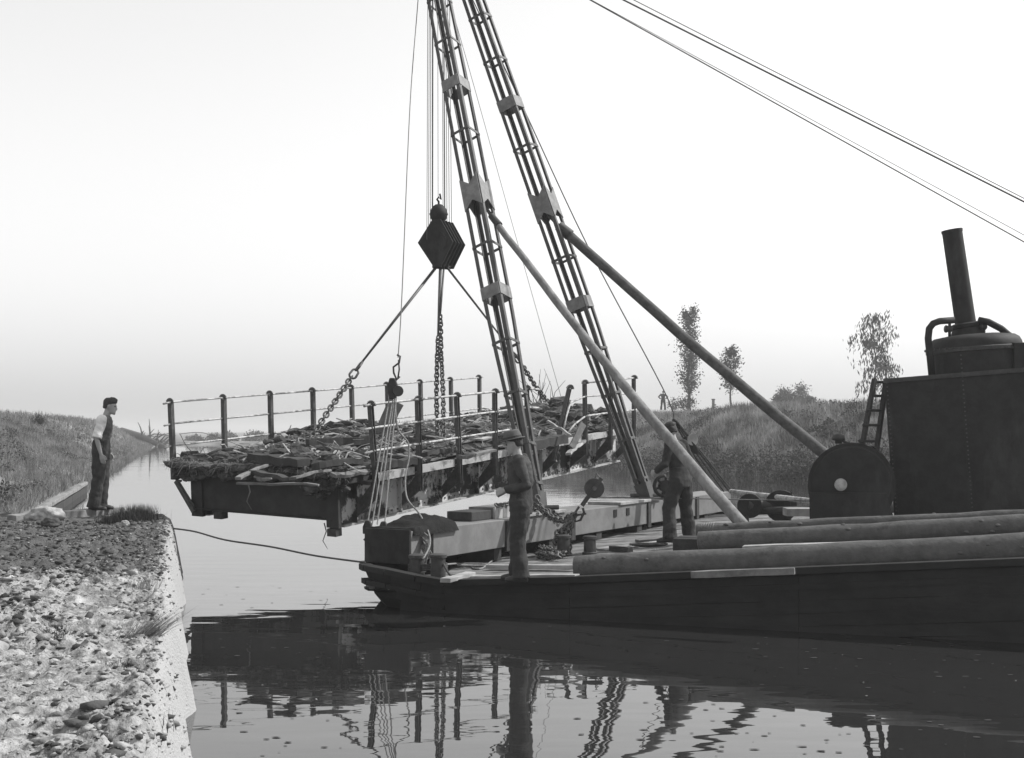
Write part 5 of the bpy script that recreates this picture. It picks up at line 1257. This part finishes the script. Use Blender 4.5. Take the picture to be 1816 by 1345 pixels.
    m.loft([(pel+V((0, 0, -.13)), fw*(.11+g), sdv*(.165+g)), (pel+V((0, 0, -.02)), fw*(.115+g), sdv*(.17+g)), (wai+V((0, 0, .02)), fw*(.112+g*.6), sdv*(.155+g*.6))], 18)
    for s, sg in (('L', 1), ('R', -1)):
        hp = pel+V((0, 0, -.05))+sdv*sg*hipw; a = j['an'+s]+V((0, 0, -.03)); kn = j['kn'+s]
        limb(m, [hp, hp.lerp(kn, .5), kn, kn.lerp(a, .5)], [.1+g, .088+g, .072+g, .07+g]); m.tube([kn.lerp(a, .45), a], [.071+g, .074+g*1.3], 14)
    me = remesh(m, .011, 2)
    for v, nv in zip(me.vertices, norms(me)):                # folds
        c = v.co; nn2 = mnoise.noise(V((c.x*6, c.y*6, c.z*9)))*.014+mnoise.noise(V((c.x*13+c.z*12, c.y*13, c.z*14)))*.007; v.co = c+nv*nn2
    add('trousers', me, outfit['trousers'])
    # upper garment
    def upper(name, g, mt, sleeves, zlow, sl_r=.012, fold=.012):
        m = MB(); torso(m, g, zlow)
        for s in 'LR':
            e, w_ = j['el'+s], j['wr'+s]
            if sleeves == 'long': limb(m, [sh[s], sh[s].lerp(e, .5), e, e.lerp(w_, .5)], [.062+sl_r, .055+sl_r, .048+sl_r, .044+sl_r]); m.tube([e.lerp(w_, .45), e.lerp(w_, .93)], [.044+sl_r, .038+sl_r], 14)
            elif sleeves == 'rolled': limb(m, [sh[s], sh[s].lerp(e, .5)], [.064+sl_r, .06+sl_r]); m.tube([sh[s].lerp(e, .45), sh[s].lerp(e, .93)], [.06+sl_r, .062+sl_r], 14); m.tube([sh[s].lerp(e, .82), sh[s].lerp(e, .97)], [.067+sl_r, .067+sl_r], 14)
            else: m.ball(sh[s]-V((0, 0, .01)), .058, 10, 6)
        me = remesh(m, .010, 2)
        for v, nv in zip(me.vertices, norms(me)):
            c = v.co; nn2 = mnoise.noise(V((c.x*7, c.y*7, c.z*8+3)))*fold+mnoise.noise(V((c.x*13+c.z*16, c.y*13, c.z*14)))*fold*.7; v.co = c+nv*nn2
        return add(name, me, mt)
    for args in outfit['upper']: upper(*args)
    # hair / headgear
    s = up.cross(fx).normalized()
    def hsec(z, x, rx, ry): return (hd+up*z+fx*x, fx*rx, s*ry)
    if outfit.get('hair', True):
        m = MB(); m.loft([hsec(-.045, -.055, .05, .06), hsec(-.01, -.045, .068, .077), hsec(.03, -.026, .088, .083), hsec(.06, -.006, .108, .084), hsec(.095, -.002, .103, .076), hsec(.12, -.008, .08, .06), hsec(.135, -.012, .04, .03)], 18)
        if outfit.get('quiff'): m.loft([hsec(.075, .06, .03, .05), hsec(.095, .065, .038, .052), hsec(.125, .05, .045, .05), hsec(.145, .03, .035, .035)], 12)
        me = remesh(m, .009, 1)
        for v, nv in zip(me.vertices, norms(me)): v.co += nv*mnoise.noise(v.co*28)*.008
        add('hair', me, M['hair'])
    if outfit.get('hat'):
        m = MB(); hu = (up+fx*.06).normalized(); 
        def hs(z, x, rx, ry): return (hd+hu*z+fx*x, fx*rx, s*ry)
        m.loft([hs(.048, 0, .148, .130), hs(.052, 0, .152, .134), hs(.060, -.002, .146, .128), hs(.062, -.004, .112, .095), hs(.10, -.006, .108, .090), hs(.145, -.008, .095, .075), hs(.165, -.008, .075, .05), hs(.158, -.008, .03, .02)], 26)
        m2 = bpy.data.meshes.new('hat'); m2.from_pydata(m.v, [], m.f); m2.update(); m2.polygons.foreach_set('use_smooth', [True]*len(m2.polygons)); add('hat', m2, M['hat'])
        m = MB(); m.loft([hs(.064, -.004, .1135, .0965), hs(.088, -.005, .1115, .0945)], 26); m2 = bpy.data.meshes.new('hat_band'); m2.from_pydata(m.v, [], m.f); m2.update(); add('hat_band', m2, M['hair'])
    if outfit.get('cap'):
        m = MB(); m.loft([hsec(.040, -.005, .105, .085), hsec(.065, -.006, .112, .092), hsec(.095, -.010, .112, .09), hsec(.118, -.015, .08, .065), hsec(.125, -.015, .03, .025)], 20); m.loft([hsec(.045, .085, .02, .06), hsec(.05, .11, .045, .065), hsec(.055, .11, .045, .065), hsec(.062, .085, .02, .055)], 14)
        m2 = bpy.data.meshes.new('cap'); m2.from_pydata(m.v, [], m.f); m2.update(); m2.polygons.foreach_set('use_smooth', [True]*len(m2.polygons)); add('cap', m2, M['hair'])
    for sg in (-1, 1):
        m = MB(); m.ball(hd+fx*.083+s*sg*.031+up*.004, .011, 8, 6); m2 = bpy.data.meshes.new('eye'); m2.from_pydata(m.v, [], m.f); m2.update(); add('eye', m2, M['hair'])
    return t
# man with waistcoat on the left bank: faces right
pA = Wz(174, 905, .85)
person('man in waistcoat and rolled white sleeves on left bank', pA, R(8), 1.76,
       dict(pelvis=(.05, 0, .95), waist=(.055, 0, 1.08), chest=(.085, 0, 1.28), neck=(.11, 0, 1.49), head=(.185, 0, 1.635), face=(1, -.12, -.10), up=(.12, 0, 1),
            shL=(.09, .175, 1.425), shR=(.09, -.175, 1.425), elL=(.05, .22, 1.13), wrL=(.12, .22, .90), elR=(.02, -.225, 1.13), wrR=(.085, -.225, .885),
            knL=(.06, .1, .5), anL=(.02, .11, .08), knR=(.02, -.1, .5), anR=(-.05, -.10, .08), curl=.5),
       dict(trousers=M['trousers'], tg=.024, hair=True, quiff=True, upper=[('shirt', .008, M['shirt'], 'rolled', None, .012), ('waistcoat', .018, M['vest'], None, V((.05, 0, .90)))]))
# man with hat: faces left, hands before his waist
pB = Wd(924, 1031, 0+.03)
person('man in felt hat and dark suit standing on the barge', pB, R(172), 1.64,
       dict(pelvis=(.0, 0, .95), waist=(.0, 0, 1.09), chest=(.01, 0, 1.29), neck=(.03, 0, 1.49), head=(.085, 0, 1.625), face=(1, .02, -.22), up=(.25, 0, 1),
            shL=(.01, .185, 1.43), shR=(.01, -.185, 1.43), elL=(-.10, .25, 1.15), wrL=(.17, .16, 1.075), elR=(-.06, -.24, 1.15), wrR=(.19, -.08, 1.06),
            pnL=(0, -1, -.3), thL=(0, -.2, 1), pnR=(0, 1, -.3), thR=(0, .2, 1), knL=(.03, .1, .5), anL=(-.02, .11, .08), knR=(.05, -.1, .5), anR=(.06, -.1, .08), curl=.9),
       dict(trousers=M['trousers'], tg=.026, hair=True, hat=True, upper=[('shirt', .006, M['shirt'], None, None), ('jacket', .03, M['jacket'], 'long', V((-.0, 0, .80)), .016, .014)]))
# worker: back to us, arms forward at the wheel, legs apart
pC = Wd(1203, 961, 0+.055)
person('worker in dark clothes with legs apart at crane leg', pC, R(140), 1.70,
       dict(pelvis=(-.03, 0, .93), waist=(.0, 0, 1.07), chest=(.03, .0, 1.28), neck=(.07, 0, 1.48), head=(.14, 0, 1.61), face=(.92, 0, -.38), up=(.36, 0, .9),
            shL=(.04, .185, 1.42), shR=(.04, -.185, 1.42), elL=(.06, .25, 1.14), wrL=(.27, .19, 1.02), elR=(-.05, -.30, 1.14), wrR=(.19, -.2, 1.0),
            knL=(.06, .16, .5), anL=(-.0, .22, .08), knR=(-.02, -.17, .5), anR=(-.06, -.22, .08), ftL=(.9, .4, 0), ftR=(.9, -.4, 0), curl=.9),
       dict(trousers=M['overall'], tg=.026, hair=True, cap=True, upper=[('jacket', .024, M['overall'], 'long', V((-.03, 0, .82)), .012, .012)]))
# distant man with hands on hips
pD = W(1176, 728, 114)
person('tiny distant man with hands on hips on the far bank', pD, R(-92), 1.8,
       dict(pelvis=(0, 0, .95), waist=(0, 0, 1.08), chest=(0, 0, 1.28), neck=(0, 0, 1.49), head=(.03, 0, 1.63), shL=(0, .19, 1.43), shR=(0, -.19, 1.43), elL=(-.05, .42, 1.2), wrL=(.03, .22, 1.03), elR=(-.05, -.42, 1.2), wrR=(.03, -.22, 1.03),
            knL=(.02, .14, .5), anL=(0, .19, .08), knR=(.02, -.14, .5), anR=(0, -.19, .08)),
       dict(trousers=M['trousers'], tg=.02, hair=True, upper=[('jacket', .02, M['jacket'], 'long', V((0, 0, .9)))]), voxel=.012)
if TMPS: bpy.data.scenes.remove(TMPS)
# ------------------------------------------------------------------ air
HZ = MB().box((0, 0, 5.5), (6600, 6600, 17)).build('haze', None)
hm = bpy.data.materials.new('haze_air'); hm.use_nodes = True; t = hm.node_tree; t.nodes.clear(); pv = t.nodes.new('ShaderNodeVolumePrincipled'); ou = t.nodes.new('ShaderNodeOutputMaterial')
pv.inputs['Density'].default_value = .0011; pv.inputs['Color'].default_value = (.9, .9, .9, 1); pv.inputs['Anisotropy'].default_value = .2; t.links.new(pv.outputs[0], ou.inputs['Volume'])
HZ.data.materials.append(hm); HZ['kind'] = 'stuff'
